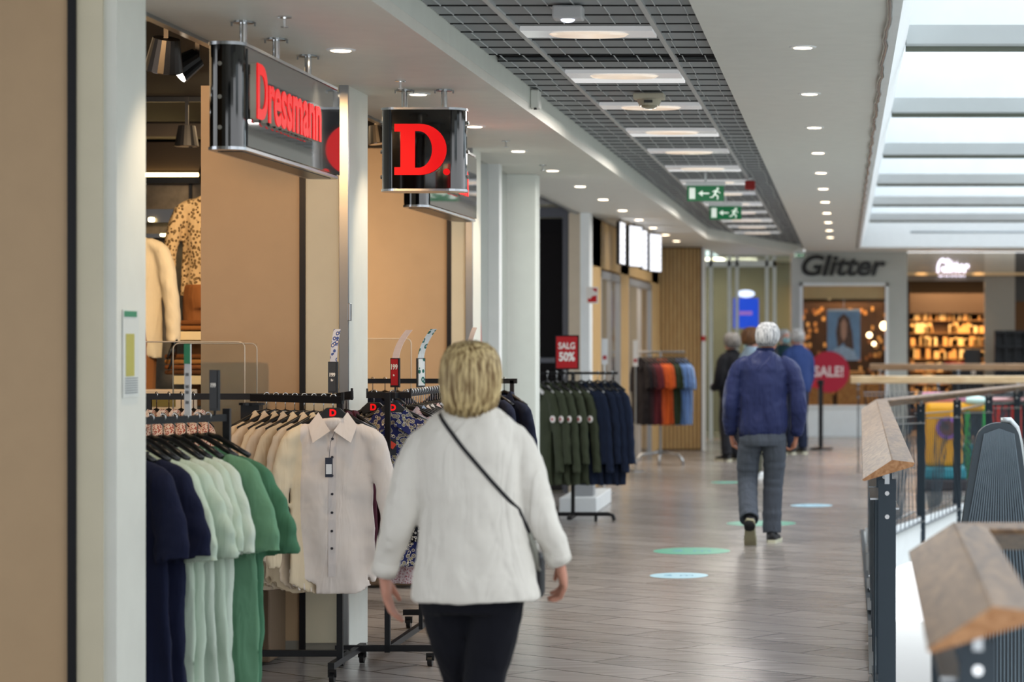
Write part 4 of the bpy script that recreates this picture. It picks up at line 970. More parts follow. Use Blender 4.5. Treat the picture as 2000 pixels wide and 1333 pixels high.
# ---- rack six: polo shirts on a silver stand
Y6 = 30.6; ZB6 = atz(688, Y6)
t = thing('clothes_rack', 'silver rack of burgundy, orange and blue shirts by the oak slats', 'clothes rack', (0, 0, 0))
MB().tube([(atx(1240, Y6), Y6, ZB6), (atx(1338, Y6), Y6, ZB6)], .013, 8).build('rail', M_steel, t)
xq = atx(1290, Y6); MB().cyl((xq, Y6, .1), (xq, Y6, ZB6), .016, 10).each('upright', M_steel, t)
for sd in (-1, 1):
    MB().tube([(xq, Y6, .16), (xq+sd*.1, Y6-.05, .15), (xq+sd*.24, Y6-.12, .13), (xq+sd*.29, Y6-.14, .06), (xq+sd*.30, Y6-.14, .0)], .016, 8).build('leg', M_steel, t, smooth=True)
MB().tube([(xq, Y6, .16), (xq, Y6-.2, .12), (xq, Y6-.24, .0)], .016, 8).build('leg', M_steel, t, smooth=True)
pc = [('black', '1C1C22'), ('dark brown', '33242A'), ('burgundy', '5A2830'), ('burgundy', '5A2830'), ('rust orange', 'B8552E'), ('bright orange', 'C8602E'), ('rust orange', 'B8552E'), ('dark green', '2E3A2C'), ('dark green', '2E3A2C'), ('denim blue', '5A7CB4'), ('denim blue', '6888BE'), ('light blue', '7E9ED0')]
for i, (c, hx) in enumerate(pc):
    q = 1252+i*7.4; lb = '%s short sleeved shirt, %s from the left on the silver rack' % (c, NUM[i]); m_ = cloth('polo_'+hx, hx)
    o = garment('polo_shirt', 'po', m_, lb, 'shirt', (atx(q, Y6), Y6, ZB6-.012), R(-58), 'shirts on the silver rack', collar=m_, sleeve='short', L=.66, s=1.12, seed=1+i % 3)
    if i in (3, 5, 7, 10): MB().tube([(.28, -.036, -.4), (.28, -.042, -.4)], .022, 12).build('sleeve_badge', M_badge, o)
    hanger((atx(q, Y6), Y6, ZB6+.012), R(-58), 'hanger of the '+lb, 'hangers on the silver rack')
for px, py0, py1, Yz, lab in ((1241, 665, 716, 29.0, 'white price strip standing beside the silver rack'), (1181, 662, 712, 25.0, 'white price strip standing before the kiosk corner')):
    t = thing('price_strip', lab, 'price sign', (atx(px, Yz)-(.0), Yz, 0))
    MB().bb((-.03, 0, atz(py1, Yz)), (.03, .01, atz(py0, Yz))).build('strip', mat('strip_white', 'E4E8EC', .4), t)
    MB().bb((-.02, -.003, atz(py1, Yz)+.05), (.02, -.0003, atz(py1, Yz)+.09)).build('print', M_badr, t)
    MB().cyl((0, .005, .01), (0, .005, atz(py1, Yz)), .008, 8).cyl((0, .005, 0), (0, .005, .012), .1, 20).build('stand', M_steel, t)
for o in HP:
    for c in list(o.children):
        for g in list(c.children): bpy.data.objects.remove(g)
        bpy.data.objects.remove(c)
    bpy.data.objects.remove(o)
# ------------------------------------------------------------------ people
SKIN = mat('skin_warm', 'C08A76', .55, var=.06, vscale=30); SKIN2 = mat('skin_tan', 'A87058', .55, var=.06, vscale=30)
def hand(mb, wrist, d, n, f, s=1.0, curl=(14, 26, 24), thumb=1):
    """palm, four unequal bent fingers and a thumb from the side; d: along hand, n: palm side, f: thumb side"""
    d = Vector(d).normalized(); n = Vector(n); n = (n-d*n.dot(d)).normalized(); f = Vector(f); f = (f-d*f.dot(d)-n*f.dot(n)).normalized(); w = Vector(wrist)
    rings = []
    for t, hw, th in ((-.03, .024, .019), (0, .026, .017), (.03, .036, .017), (.06, .042, .016), (.088, .040, .012)):
        c = w+d*t*s; rings.append([c+f*math.cos(2*PI*j/16)*hw*s+n*math.sin(2*PI*j/16)*th*s for j in range(16)])
    mb.loft(rings)
    for k, (off, L) in enumerate(((.031, .070), (.011, .079), (-.010, .074), (-.030, .058))):
        p = w+d*.080*s+f*off*s; ang = 0; pts = [p]; dirn = d+f*off*2.2
        for q, (fr, c) in enumerate(((.46, curl[0]+k*3), (.31, curl[1]+k*2), (.25, curl[2]))):
            ang += R(c); dd = (dirn*math.cos(ang)+n*math.sin(ang)).normalized(); p = p+dd*(L*fr+ (.012 if q == 0 else 0))*s; pts.append(p)
        mb.tube(pts, [.0095*s, .0088*s, .0080*s, .0062*s], 10)
        mb.ball(pts[-1], .0062*s, 8, 6)
    p = w+d*.022*s+f*.024*s; q = p+(d*.75+f*.6+n*.25).normalized()*.038*s; r_ = q+(d*.95+f*.25+n*.35).normalized()*.030*s; u = r_+(d*.95+n*.4).normalized()*.022*s
    mb.tube([p, q, r_, u], [.014*s, .0115*s, .0098*s, .0075*s], 10); mb.ball(u, .0075*s, 8, 6)
def head_mb(mb, c, s=1.0, yaw=0):
    """c: centre of the skull; face looks along +Y turned by yaw"""
    q = Matrix.Rotation(yaw, 3, 'Z'); t = MB()
    t.ball((0, -.008, .018), (.074*s, .092*s, .098*s), 20, 14); t.ball((0, .030, -.045), (.056*s, .058*s, .065*s), 16, 10)
    t.ball((0, .055, -.082), (.026*s, .024*s, .022*s), 10, 8)
    t.tube([(0, .082, .018), (0, .094, -.008), (0, .104, -.026)], [.008, .011, .015], 8); t.ball((0, .098, -.026), (.017, .013, .011), 8, 6)
    t.ball((0, .080, -.056), (.024, .012, .007), 10, 6); t.ball((0, .079, -.066), (.021, .012, .007), 10, 6)
    for sd in (-1, 1):
        t.tube([(sd*.072, -.010, .022), (sd*.084, -.020, .024), (sd*.086, -.022, .002), (sd*.079, -.012, -.022), (sd*.071, -.004, -.026)], [.008, .008, .007, .007, .006], 8)
        t.ball((sd*.078, -.010, 0), (.006, .014, .024), 8, 6); t.ball((sd*.032, .070, .028), (.022, .014, .007), 8, 6)
    mb.add([q @ Vector(v)+Vector(c) for v in t.v], t.f)
def face_parts(o, c, s, yaw, mask=None):
    q = Matrix.Rotation(yaw, 3, 'Z'); c = Vector(c)
    for sd in (-1, 1):
        MB().ball(q @ Vector((sd*.030, .077, .012))+c, .0105, 10, 8).build('eye', mat('eye_white', 'E6E2DC', .2), o, smooth=True)
        MB().ball(q @ Vector((sd*.030, .0865, .012))+c, .0045, 8, 6).build('iris', mat('iris_dark', '2C3038', .1), o, smooth=True)
    if mask:
        m_ = MB(); rings = []
        for z, r_, y in ((.0, .055, .048), (-.03, .066, .055), (-.06, .064, .05), (-.09, .045, .04)):
            rings.append([q @ Vector((math.cos(a)*r_, y-.01+math.sin(a)*.062, z))+c for a in [PI*(.02+.96*j/12) for j in range(13)]])
        m_.loft(rings, cap=False, close=False); me = m_.mesh('mask', smooth=True)
        oo = link('face_mask', me, mask, o); md = oo.modifiers.new('s', 'SOLIDIFY'); md.thickness = .003
def hair_mat(name, a, b):
    if name in MATS: return MATS[name]
    m = mat(name, a, .5, spec=.4); nt = m.node_tree; bs = nt.nodes['Principled BSDF']; tc = [n for n in nt.nodes if n.type == 'TEX_COORD'][0]
    mp = nt.nodes.new('ShaderNodeMapping'); mp.inputs['Scale'].default_value = (60, 60, 6); nt.links.new(tc.outputs['Object'], mp.inputs['Vector'])
    n = nt.nodes.new('ShaderNodeTexNoise'); n.inputs['Scale'].default_value = 1.6; n.inputs['Detail'].default_value = 3; nt.links.new(mp.outputs['Vector'], n.inputs['Vector'])
    cr = nt.nodes.new('ShaderNodeValToRGB'); cr.color_ramp.elements[0].position = .36; cr.color_ramp.elements[0].color = lin(b); cr.color_ramp.elements[1].position = .6; cr.color_ramp.elements[1].color = lin(a)
    nt.links.new(n.outputs['Fac'], cr.inputs['Fac']); nt.links.new(cr.outputs['Color'], bs.inputs['Base Color'])
    bp = nt.nodes.new('ShaderNodeBump'); bp.inputs['Strength'].default_value = .5; bp.inputs['Distance'].default_value = .004
    nt.links.new(n.outputs['Fac'], bp.inputs['Height']); nt.links.new(bp.outputs['Normal'], bs.inputs['Normal'])
    return m
def hair(o, c, rows, m, yaw=0, locks=120, front=60, seed=1, rad=.007, flick=.01, bottom_jit=.012):
    """rows: (z, hw, hd, y) from crown to ends; locks follow the shell, the face stays free"""
    q = Matrix.Rotation(yaw, 3, 'Z'); c = Vector(c); mb = MB(); rr = random.Random(seed); rings = []
    for z, hw, hd, y in rows: rings.append([q @ Vector((hw*math.cos(2*PI*j/28), y+hd*math.sin(2*PI*j/28), z))+c for j in range(28)])
    mb.loft(rings)
    def P(a, i):
        i = max(0, min(len(rows)-1.001, i)); k = int(i); t = i-k; A = rows[k]; B = rows[k+1]; r = [A[w]*(1-t)+B[w]*t for w in range(4)]
        return Vector((r[1]*math.cos(a), r[3]+r[2]*math.sin(a), r[0]))
    for k in range(locks):
        a = R(90+front)+(2*PI-2*R(front))*rr.random(); st = rr.uniform(0, 2.5) if k % 3 else 0; en = len(rows)-1-rr.uniform(0, 1.2); pts = []; n_ = 7; da = rr.uniform(-.22, .22)
        for w in range(n_):
            t = w/(n_-1); p = P(a+da*t, st+(en-st)*t); rad_v = Vector((math.cos(a), math.sin(a), 0)); p += rad_v*(.003+flick*t**4*rr.uniform(.2, 1)); p.z -= bottom_jit*t**3*rr.random(); pts.append(q @ p+c)
        mb.tube(pts, [rad*.5, rad, rad, rad*.95, rad*.85, rad*.6, rad*.2], 6)
    return mb.build('hair', m, o, smooth=True)
def rings_of(rows, n=40, amp=0, seed=0, p=1.0):
    out = []; rr = random.Random(seed); f = [rr.uniform(0, 6) for _ in range(4)]
    for i, (z, cx, cy, hw, hd) in enumerate(rows):
        out.append([(cx+hw*math.copysign(abs(math.cos(a))**p, math.cos(a))*(1+amp*.3*math.sin(5*a+f[0]+z*7)), cy+hd*math.copysign(abs(math.sin(a))**p, math.sin(a))*(1+amp*math.sin(4*a+f[1]+z*11)), z+amp*.04*math.sin(3*a+f[2])) for a in [2*PI*j/n for j in range(n)]])
    return out
def dense(pts, rad, k=5, wr=.0, seed=0):
    """resampled chain with small cloth wrinkles"""
    P = [Vector(p) for p in pts]; Q = []; RR = []
    for i in range(len(P)-1):
        for q in range(k):
            t = q/k; p0 = P[max(i-1, 0)]; p1 = P[i]; p2 = P[i+1]; p3 = P[min(i+2, len(P)-1)]
            v = .5*((2*p1)+(-p0+p2)*t+(2*p0-5*p1+4*p2-p3)*t*t+(-p0+3*p1-3*p2+p3)*t**3)
            r = rad[i]*(1-t)+rad[i+1]*t; Q.append(v); RR.append(r*(1+wr*math.sin((i*k+q)*1.9+seed)*(.5+.5*math.sin((i*k+q)*.7+seed))))
    Q.append(P[-1]); RR.append(rad[-1]); return Q, RR
def open_end(mb, pts, rad, seg=20, inset=.03):
    d = (pts[-1]-pts[-2]).normalized(); pts = pts+[pts[-1]-d*.001, pts[-1]-d*inset]; r = rad+[rad[-1]*.84, rad[-1]*.8]
    # keep ring frames steady by building rings by hand
    rg = []; up = Vector((0, 1, 0))
    for i, p in enumerate(pts):
        j = min(i, len(pts)-4); dd = (pts[j+1]-pts[j]).normalized(); sx = dd.cross(up)
        if sx.length < .1: sx = Vector((1, 0, 0))
        sx.normalize(); uy = sx.cross(dd)
        rg.append([p+sx*math.cos(2*PI*q/seg)*r[i]+uy*math.sin(2*PI*q/seg)*r[i] for q in range(seg)])
    mb.loft(rg)
def shoe(o, M, upper, sole, s=1.0):
    def T(mb): mb.v = [tuple(M @ Vector([c*s for c in v])) for v in mb.v]; return mb
    rows = [(-.085, .026, .045), (-.07, .034, .075), (-.03, .036, .085), (.02, .037, .070), (.08, .043, .055), (.13, .044, .045), (.165, .036, .034), (.185, .018, .022)]
    m_ = MB().loft([[(math.cos(2*PI*j/16)*w, y, .022+max(0, math.sin(2*PI*j/16))*h-(.0 if math.sin(2*PI*j/16) > 0 else 0)) for j in range(16)] for y, w, h in rows]); u = T(m_).build('shoe', upper, o, smooth=True)
    m_ = MB().loft([[(math.cos(2*PI*j/20)*w*1.08, y*1.03, zz) for y, w, h in rows for j in [0]] for zz in (0,)]) if False else MB()
    out = [(w*1.1, y*1.03) for y, w, h in rows]+[(-w*1.1, y*1.03) for y, w, h in rows[::-1]]
    m_.prism(out, 'z', 0, .026); T(m_).build('sole', sole, u)
    l_ = MB()
    for q in range(4): l_.bb((-.02, .03+q*.018, .088-q*.008), (.02, .035+q*.018, .092-q*.008))
    T(l_).build('laces', M_white, u)
    return u

# ---- the blonde woman
Wp = Vector((atx(920, 7.9), 7.9, 0))
body = MB()
body.loft(rings_of([(1.41, 0, 0, .048, .048), (1.36, 0, 0, .07, .06), (1.31, 0, 0, .14, .08), (1.2, 0, 0, .15, .10), (1.0, 0, 0, .14, .095), (.85, .01, 0, .155, .10), (.78, .01, 0, .155, .10), (.74, .01, 0, .12, .08)], 24))
body.tube([(0, .0, 1.36), (0, .012, 1.43), (0, .02, 1.48)], [.052, .048, .05], 14)
head_mb(body, (0, .025, 1.485), .98)
SL = [(-.085, 0, 1.315), (-.155, 0, 1.255), (-.200, -.01, 1.15), (-.232, -.01, 1.02), (-.268, .02, .92), (-.292, .045, .845)]
SR = [(.085, 0, 1.315), (.150, 0, 1.255), (.190, 0, 1.15), (.228, 0, 1.03), (.262, .02, .95), (.282, .05, .885)]
for S_ in (SL, SR): body.tube(S_, [.05, .05, .045, .038, .032, .026], 12)
hand(body, (-.293, .047, .835), (.12, .12, -1), (1, 0, .1), (.2, 1, 0), 1.0, (8, 18, 18))
hand(body, (.284, .055, .875), (.10, .5, -.85), (-1, -.2, 0), (-.2, .9, .4), 1.0, (20, 34, 26))
LL = [(-.085, 0, .80), (-.066, .05, .64), (-.040, .10, .47), (-.045, .08, .28), (-.055, .06, .09)]
LR = [(.090, 0, .80), (.070, 0, .64), (.040, -.02, .47), (.035, -.14, .28), (.03, -.30, .16)]
for S_ in (LL, LR): body.tube(S_, [.08, .075, .052, .045, .033], 12)
wom = tag(body.build('person', SKIN, None, smooth=True, remesh=.0042, sm=2), 'blonde person in a white sweater walking away in the foreground', 'person')
wom.location = Wp
face_parts(wom, (0, .025, 1.485), 1, 0)
hair(wom, (0, .01, 1.485), [(.121, .012, .014, -.02), (.112, .045, .050, -.02), (.092, .072, .078, -.018), (.06, .088, .096, -.016), (.015, .094, .104, -.016), (-.03, .091, .104, -.018), (-.07, .080, .094, -.022), (-.10, .066, .078, -.026), (-.115, .045, .05, -.03)], hair_mat('hair_blonde', 'CDB888', '6E5430'), locks=430, front=62, seed=5, rad=.0062, flick=.012, bottom_jit=.02)
sw = MB()
rows = [(1.402, 0, 0, .060, .056), (1.392, 0, 0, .074, .064), (1.375, 0, 0, .100, .074), (1.352, 0, -.004, .132, .088), (1.31, -.004, -.006, .164, .106), (1.25, -.004, -.006, .180, .124), (1.17, .0, -.004, .178, .134), (1.08, .006, 0, .176, .134), (.99, .010, 0, .178, .134), (.91, .012, 0, .188, .140), (.85, .012, -.004, .198, .146), (.80, .014, -.006, .207, .150), (.772, .015, -.006, .211, .150), (.758, .015, -.006, .209, .148)]
rr_ = rings_of(rows, 48, .018, 3, .92)
rr_.append([((p[0]-.015)*.93+.015, p[1]*.93, p[2]+.002) for p in rr_[-1]]); rr_.append([((p[0]-.015)*.9+.015, p[1]*.9, p[2]+.05) for p in rr_[-2]])
sw.loft(rr_)
for S_, sd in ((SL, 1), (SR, 4)):
    q, r_ = dense(S_, [.045, .064, .062, .056, .046, .040], 8, .035, sd); open_end(sw, q, r_, 24)
M_sweater = cloth('sweater_white', 'DEDBD4', wr=.7, var=.03)
swo = sw.build('sweater', M_sweater, wom, smooth=True, remesh=.007, sm=4, noise=(.10, .018))
for S_ in (SL, SR):
    a = Vector(S_[-1]); d = (a-Vector(S_[-2])).normalized()
    MB().tube([a-d*.045, a-d*.02, a+d*.004], [.0435, .044, .042], 24).build('cuff', M_sweater, swo, smooth=True)
tr = MB(); tr.loft(rings_of([(.86, .012, 0, .158, .118), (.80, .010, 0, .170, .125), (.76, .006, 0, .172, .124), (.72, .004, 0, .160, .115)], 36, .01, 2))
for S_, sd in ((LL, 2), (LR, 5)):
    q, r_ = dense(S_, [.094, .082, .066, .062, .058], 8, .03, sd); open_end(tr, q, r_, 22)
tr.build('trousers', cloth('trousers_black', '17181F', wr=.5), wom, smooth=True, remesh=.008, sm=3)
shoe(wom, Matrix.Translation((-.055, .05, 0)), M_blackp, M_blackp)
shoe(wom, Matrix.Translation((.03, -.32, .12)) @ Matrix.Rotation(R(-50), 4, 'X'), M_blackp, M_blackp)
# shoulder bag with its strap lying on the sweater
bvw = BVHTree.FromPolygons([v.co for v in swo.data.vertices], [p.vertices for p in swo.data.polygons])
bag = thing('shoulder_bag', 'thin black shoulder strap and grey bag worn across the white sweater', 'bag', Wp+Vector((.2, .06, .86)))
off = Vector((.2, .06, .86)); pts = []
A = Vector((-.095, 0, 1.368)); B = Vector((.165, 0, 1.06)); C_ = Vector((.195, 0, .98))
ctrl = [A.lerp(B, i/18) for i in range(19)]+[B.lerp(C_, i/4) for i in range(1, 5)]
L_ = []
for p in ctrl:
    h_ = bvw.ray_cast(Vector((p.x, -1, p.z)), Vector((0, 1, 0)))
    y_ = h_[0].y if h_[0] else .0
    L_.append(Vector((p.x, y_-.005, p.z)))
side = Vector((.77, 0, .64)); rings = [[p-off-side*.006, p-off+side*.006, p-off+side*.006+Vector((0, .003, 0)), p-off-side*.006+Vector((0, .003, 0))] for p in L_]
rings.insert(0, [q+Vector((-.01, .05, .01)) for q in rings[0]])
MB().loft(rings).build('strap', mat('strap_black', '16161C', .5), bag)
e = L_[-1]-off
MB().tube([e, e+Vector((.014, .03, -.06)), e+Vector((.012, .09, -.12)), (.0, .12, -.02)], [.008, .009, .009, .006], 10).build('grip', mat('bag_grip_grey', '8E9088', .5), bag, smooth=True)
MB().box((-.09, .17, -.04), (.20, .10, .16)).build('pouch', mat('bag_black', '1B1B20', .5), bag, bevel=.02)

# ---- generic clothed figure, back towards the viewer
def figure(loc, H, label, jac, pant, skin, hairm, hairrows, SLp, SRp, LLp, LRp, shoes, rz=0, jrows=None, head=(.0, .02), yaw=0, mask=None, vox=.008, locks=60, hem_band=None, tw=1.0, hrad=.006, curls=(40, 45, 40), grp=None):
    k = H/1.72; b_ = MB(); hc = (head[0], head[1], 1.605)
    b_.loft(rings_of([(1.50, head[0]*.6, 0, .05, .05), (1.45, 0, 0, .08, .06), (1.40, 0, 0, .15, .08), (1.2, 0, 0, .15, .10), (.95, 0, 0, .14, .09), (.84, 0, 0, .13, .09)], 20))
    b_.tube([(head[0]*.5, -.0, 1.44), (head[0]*.8, .01, 1.52), (head[0], .015, 1.57)], [.06, .055, .055], 12)
    head_mb(b_, hc, 1.0, yaw)
    for S_ in (SLp, SRp): b_.tube(S_, [.05]*2+[.045]*(len(S_)-4)+[.036, .028], 10)
    for S_, sd in ((SLp, -1), (SRp, 1)):
        w = Vector(S_[-1]); d = (w-Vector(S_[-2])); d.normalize(); hand(b_, w+d*.012, d+Vector((-sd*.12, .1, -.4)), (-sd, .1, 0), (0, 1, 0), 1.05, curls)
    for S_ in (LLp, LRp): b_.tube(S_, [.085, .07, .05, .042, .035][:len(S_)], 10)
    b_.v = [(v[0]*k, v[1]*k, v[2]*k) for v in b_.v]
    o = tag(b_.build('person', skin, None, smooth=True, remesh=vox*.62, sm=1), label, 'person', grp); o.location = loc; o.rotation_euler = (0, 0, rz)
    def sc2(m_): m_.v = [(v[0]*k, v[1]*k, v[2]*k) for v in m_.v]; return m_
    face_parts(o, Vector(hc)*k, 1, yaw, mask)
    hair(o, Vector(hc)*k, hairrows, hairm, yaw, locks, 62, 3, hrad, .004, .006)
    j = MB(); rows = jrows or [(1.51, .01, -.002, .062, .062), (1.49, .005, -.002, .080, .072), (1.46, 0, 0, .125, .085), (1.425, 0, 0, .168, .10), (1.36, 0, 0, .19, .118), (1.25, 0, 0, .186, .128), (1.12, 0, 0, .186, .130), (1.0, 0, 0, .192, .132), (.92, -.006, 0, .196, .13), (.875, -.01, 0, .186, .124), (.845, -.012, 0, .178, .118)]
    rg_ = rings_of([(z, cx, cy, hw*tw, hd) for z, cx, cy, hw, hd in rows], 44, .03, 7, .95); rg_.append([(p[0]*.94, p[1]*.93, p[2]+.002) for p in rg_[-1]]); rg_.append([(p[0]*.92, p[1]*.9, p[2]+.05) for p in rg_[-2]]); j.loft(rg_)
    for S_, sd in ((SLp, 1), (SRp, 3)):
        n_ = len(S_); rad = [.050, .068, .068, .064, .058, .050][:n_] if n_ == 6 else [.078]*(n_-1)+[.05]
        q, r_ = dense(S_, rad, 8, .02, sd); open_end(j, q, r_, 22)
    jo = sc2(j).build('jacket', jac, o, smooth=True, remesh=vox, sm=3, noise=(.13, .02))
    if hem_band:
        r0 = rows[-1]; m_ = MB().loft(rings_of([(r0[0]+.035, r0[1], 0, r0[3]*1.02, r0[4]*1.02), (r0[0]+.03, r0[1], 0, r0[3]*1.05, r0[4]*1.05), (r0[0]-.02, r0[1]-.004, 0, r0[3]*1.0, r0[4]*1.0), (r0[0]-.025, r0[1]-.004, 0, r0[3]*.93, r0[4]*.93)], 40)); sc2(m_).build('hem_band', hem_band, jo, smooth=True)
        m_ = MB().loft(rings_of([(1.498, .008, 0, .075, .070), (1.525, .012, .002, .070, .066), (1.53, .012, .002, .063, .060), (1.50, .008, 0, .06, .058)], 28)); sc2(m_).build('collar', hem_band, jo, smooth=True)
        for S_ in (SLp, SRp):
            a = Vector(S_[-1]); d = (a-Vector(S_[-2])).normalized(); m_ = MB().tube([a-d*.05, a-d*.02, a+d*.006], [.052, .053, .046], 20); sc2(m_).build('cuff', hem_band, jo, smooth=True)
    t_ = MB(); t_.loft(rings_of([(.93, -.008, 0, .165, .112), (.86, -.01, 0, .180, .122), (.80, -.012, 0, .186, .128), (.76, -.012, 0, .178, .122)], 32, .01, 4))
    for S_, sd in ((LLp, 0), (LRp, 2)):
        q, r_ = dense(S_, [.096, .090, .080, .076, .074][:len(S_)], 8, .05, sd); open_end(t_, q, r_, 22, .02)
    sc2(t_).build('trousers', pant, o, smooth=True, remesh=vox, sm=2)
    for S_ in (LLp, LRp):
        a = Vector(S_[-2]); b = Vector(S_[-1]); d = (b-a).normalized(); sc2(MB().tube([b-d*.06, b+d*.03, b+d*.085], [.044, .042, .043], 14)).build('sock', mat('sock_black', '16171B', .8), o, smooth=True)
    for M_, u_, s_ in shoes: shoe(o, Matrix.Scale(k, 4) @ M_, u_, s_)
    return o
short_rows = [(.124, .010, .012, -.02), (.117, .040, .046, -.02), (.098, .066, .076, -.020), (.068, .082, .094, -.022), (.03, .088, .100, -.024), (-.005, .086, .094, -.034), (-.04, .074, .074, -.05), (-.065, .05, .04, -.06)]
GREY = hair_mat('hair_grey', 'C9CACB', '6F7276'); BROWN = hair_mat('hair_brown', '7A5638', '38261A'); DARKH = hair_mat('hair_dark', '2A2622', '141210'); GREY2 = hair_mat('hair_dark_grey', '8A8784', '4A4846')
JNAVY = mat('windbreaker_navy', '262E58', .42, bump=0, var=.06); JNAVY = cloth('windbreaker', '2A3157', rough=.42, wr=.8)
RIB = cloth('rib_navy', '1C2344'); JEAN = cloth('jeans_grey', '4C525C', wr=.9)
M_shoe = mat('shoe_black', '1C1D22', .5); M_sole = mat('sole_cream', 'CFCFB8', .6); M_solet = mat('sole_tan', '8F8C74', .6)
mL = [(-.115, 0, 1.425), (-.195, 0, 1.36), (-.245, -.01, 1.20), (-.262, -.02, 1.06), (-.265, .02, .94), (-.258, .04, .855)]
mR = [(.125, 0, 1.425), (.210, 0, 1.36), (.262, -.01, 1.20), (.272, -.02, 1.06), (.266, .01, .94), (.255, .03, .845)]
lL = [(-.100, 0, .82), (-.125, .03, .64), (-.128, .03, .48), (-.120, -.11, .33), (-.105, -.27, .20)]
lR = [(.080, 0, .82), (.082, .03, .64), (.072, .05, .48), (.064, .04, .28), (.062, .02, .075)]
Mp = Vector((atx(1492, 19), 19, 0))
figure(Mp, 1.725, 'grey haired person in navy jacket and grey trousers walking away mid-aisle', JNAVY, JEAN, SKIN2, GREY, short_rows, mL, mR, lL, lR,
       [(Matrix.Translation((-.10, -.30, .125)) @ Matrix.Rotation(R(-62), 4, 'X') @ Matrix.Rotation(R(14), 4, 'Y'), M_shoe, M_solet), (Matrix.Translation((.072, .03, 0)) @ Matrix.Rotation(R(-8), 4, 'Z'), M_shoe, M_sole)],
       head=(.035, .03), yaw=R(-14), locks=150, hem_band=RIB, vox=.0075)
# ---- people in the queue
sL = [(-.115, 0, 1.425), (-.19, 0, 1.35), (-.235, 0, 1.18), (-.235, .03, 1.06), (-.20, .12, 1.0), (-.15, .2, 1.0)]
sR = [(.115, 0, 1.425), (.19, 0, 1.35), (.235, 0, 1.18), (.235, .02, 1.05), (.23, .05, .93), (.22, .08, .84)]
gL = [(-.09, 0, .82), (-.10, .02, .64), (-.10, .03, .48), (-.10, .01, .28), (-.10, 0, .08)]
gR = [(.09, 0, .82), (.10, .02, .64), (.10, .03, .48), (.10, .01, .28), (.10, 0, .08)]
def shoes_of(m, s): return [(Matrix.Translation((-.1, .02, 0)), m, s), (Matrix.Translation((.1, .02, 0)), m, s)]
def queue(px, Y, H, label, jac, pant, hm, rz, tw=1.0, mask=None, rows=short_rows, shoec=(M_shoe, M_sole)):
    figure(Vector((atx(px, Y), Y, 0)), H, label, jac, pant, SKIN, hm, rows, sL, sR, gL, gR, shoes_of(*shoec), rz, vox=.014, locks=60, tw=tw, mask=mask, hrad=.009)
MASK = mat('mask_teal', '7FA8B0', .6)
bob = [(.126, .012, .012, -.02), (.118, .05, .05, -.02), (.098, .08, .086, -.018), (.06, .098, .108, -.02), (.02, .104, .112, -.024), (-.03, .098, .104, -.03), (-.06, .08, .08, -.04), (-.08, .05, .05, -.05)]
queue(1429, 31.5, 1.66, 'grey haired person in a black coat waiting at the left of queue', cloth('coat_black', '191A1E'), cloth('trousers_dark', '2A2B30'), GREY2, R(50), rows=bob)
queue(1468, 27.6, 1.72, 'brown haired person in a pale denim jacket standing before walking man', cloth('denim_pale', '8FA6BC'), cloth('trousers_khaki', '55564A'), BROWN, R(-60), rows=bob, mask=MASK, shoec=(M_white, M_white))
queue(1503, 33, 1.76, 'dark haired person almost hidden behind the grey haired walker', cloth('coat_charcoal', '23262B'), cloth('trousers_dark', '2A2B30'), DARKH, R(-100))
queue(1557, 33.4, 1.72, 'white haired person in blue sweater at the right of the queue', cloth('sweater_blue', '2E4070'), cloth('trousers_dark_blue', '232A3E'), GREY, R(40), tw=1.12, mask=MASK)
queue(1531, 36.4, 1.72, 'person with pale hair at the very front of the queue', cloth('coat_teal_dark', '20383E'), cloth('trousers_dark', '2A2B30'), GREY, R(-150), mask=MASK)
# ---- mannequins in the shop
def mannequin(px, Y, zsh, m_top, label, dx=0, rz=0, s=1.0, L=.66):
    base = Vector((atx(px, Y), Y, zsh-1.43)); t = thing('mannequin', label, 'mannequin', base, rz, 'mannequins in the shop')
    g = garment_mb(3, L=L, sleeve='long', s=s); g.v = [(v[0]*1.0, v[1]*1.9, v[2]+1.43+.15*s) for v in g.v]
    g.build('jacket', m_top, t, smooth=True, remesh=.012, sm=2, noise=(.12, .012))
    MBLK = mat('mannequin_black', '0E0D0D', .2, coat=.5)
    b_ = MB(); b_.tube([(0, 0, 1.3), (0, 0, 1.47), (0, 0, 1.52)], [.055, .05, .05], 14); b_.ball((0, .01, 1.62), (.075, .095, .115), 16, 12); b_.build('head', MBLK, t, smooth=True, remesh=.01, sm=1)
    for sd in (-1, 1):
        b_ = MB(); b_.tube([(sd*.262*s, 0, .95), (sd*.262*s, -.01, .86), (sd*.262*s, -.012, .80)], [.034, .028, .024], 10); hand(b_, (sd*.262*s, -.012, .80), (0, .05, -1), (-sd, 0, 0), (0, -1, 0), 1.05, (10, 12, 10)); b_.build('hand', MBLK, t, smooth=True, remesh=.006, sm=1)
    l_ = MB(); l_.loft(rings_of([(.90, 0, 0, .17, .11), (.8, 0, 0, .18, .12), (.74, 0, 0, .17, .11)], 24))
    for sd in (-1, 1): l_.tube([(sd*.09, 0, .8), (sd*.1, 0, .45), (sd*.1, 0, .1)], [.09, .07, .06], 14)
    l_.build('trousers', cloth('mannequin_trousers', '8A5A34'), t, smooth=True, remesh=.012, sm=2)
    MB().cyl((0, 0, -.0), (0, 0, .02), .17, 28).cyl((0, 0, .02), (0, 0, .8), .012, 8).build('stand', M_black, t)
    return base
CAMO = pattern('leaf_print', 'C9B088', '5A4730', '8F7A54', 42)
b1 = mannequin(410, 15.9, atz(405, 15.9)+.02, CAMO, 'mannequin in a leaf patterned shirt with one black hand hanging down', s=1.0, L=.62)
b2 = mannequin(252, 15.6, atz(487, 15.6)+.03, cloth('jacket_ecru', 'D8CDB4'), 'mannequin in an open cream jacket beside the nearest pillar', s=1.12, L=.66)
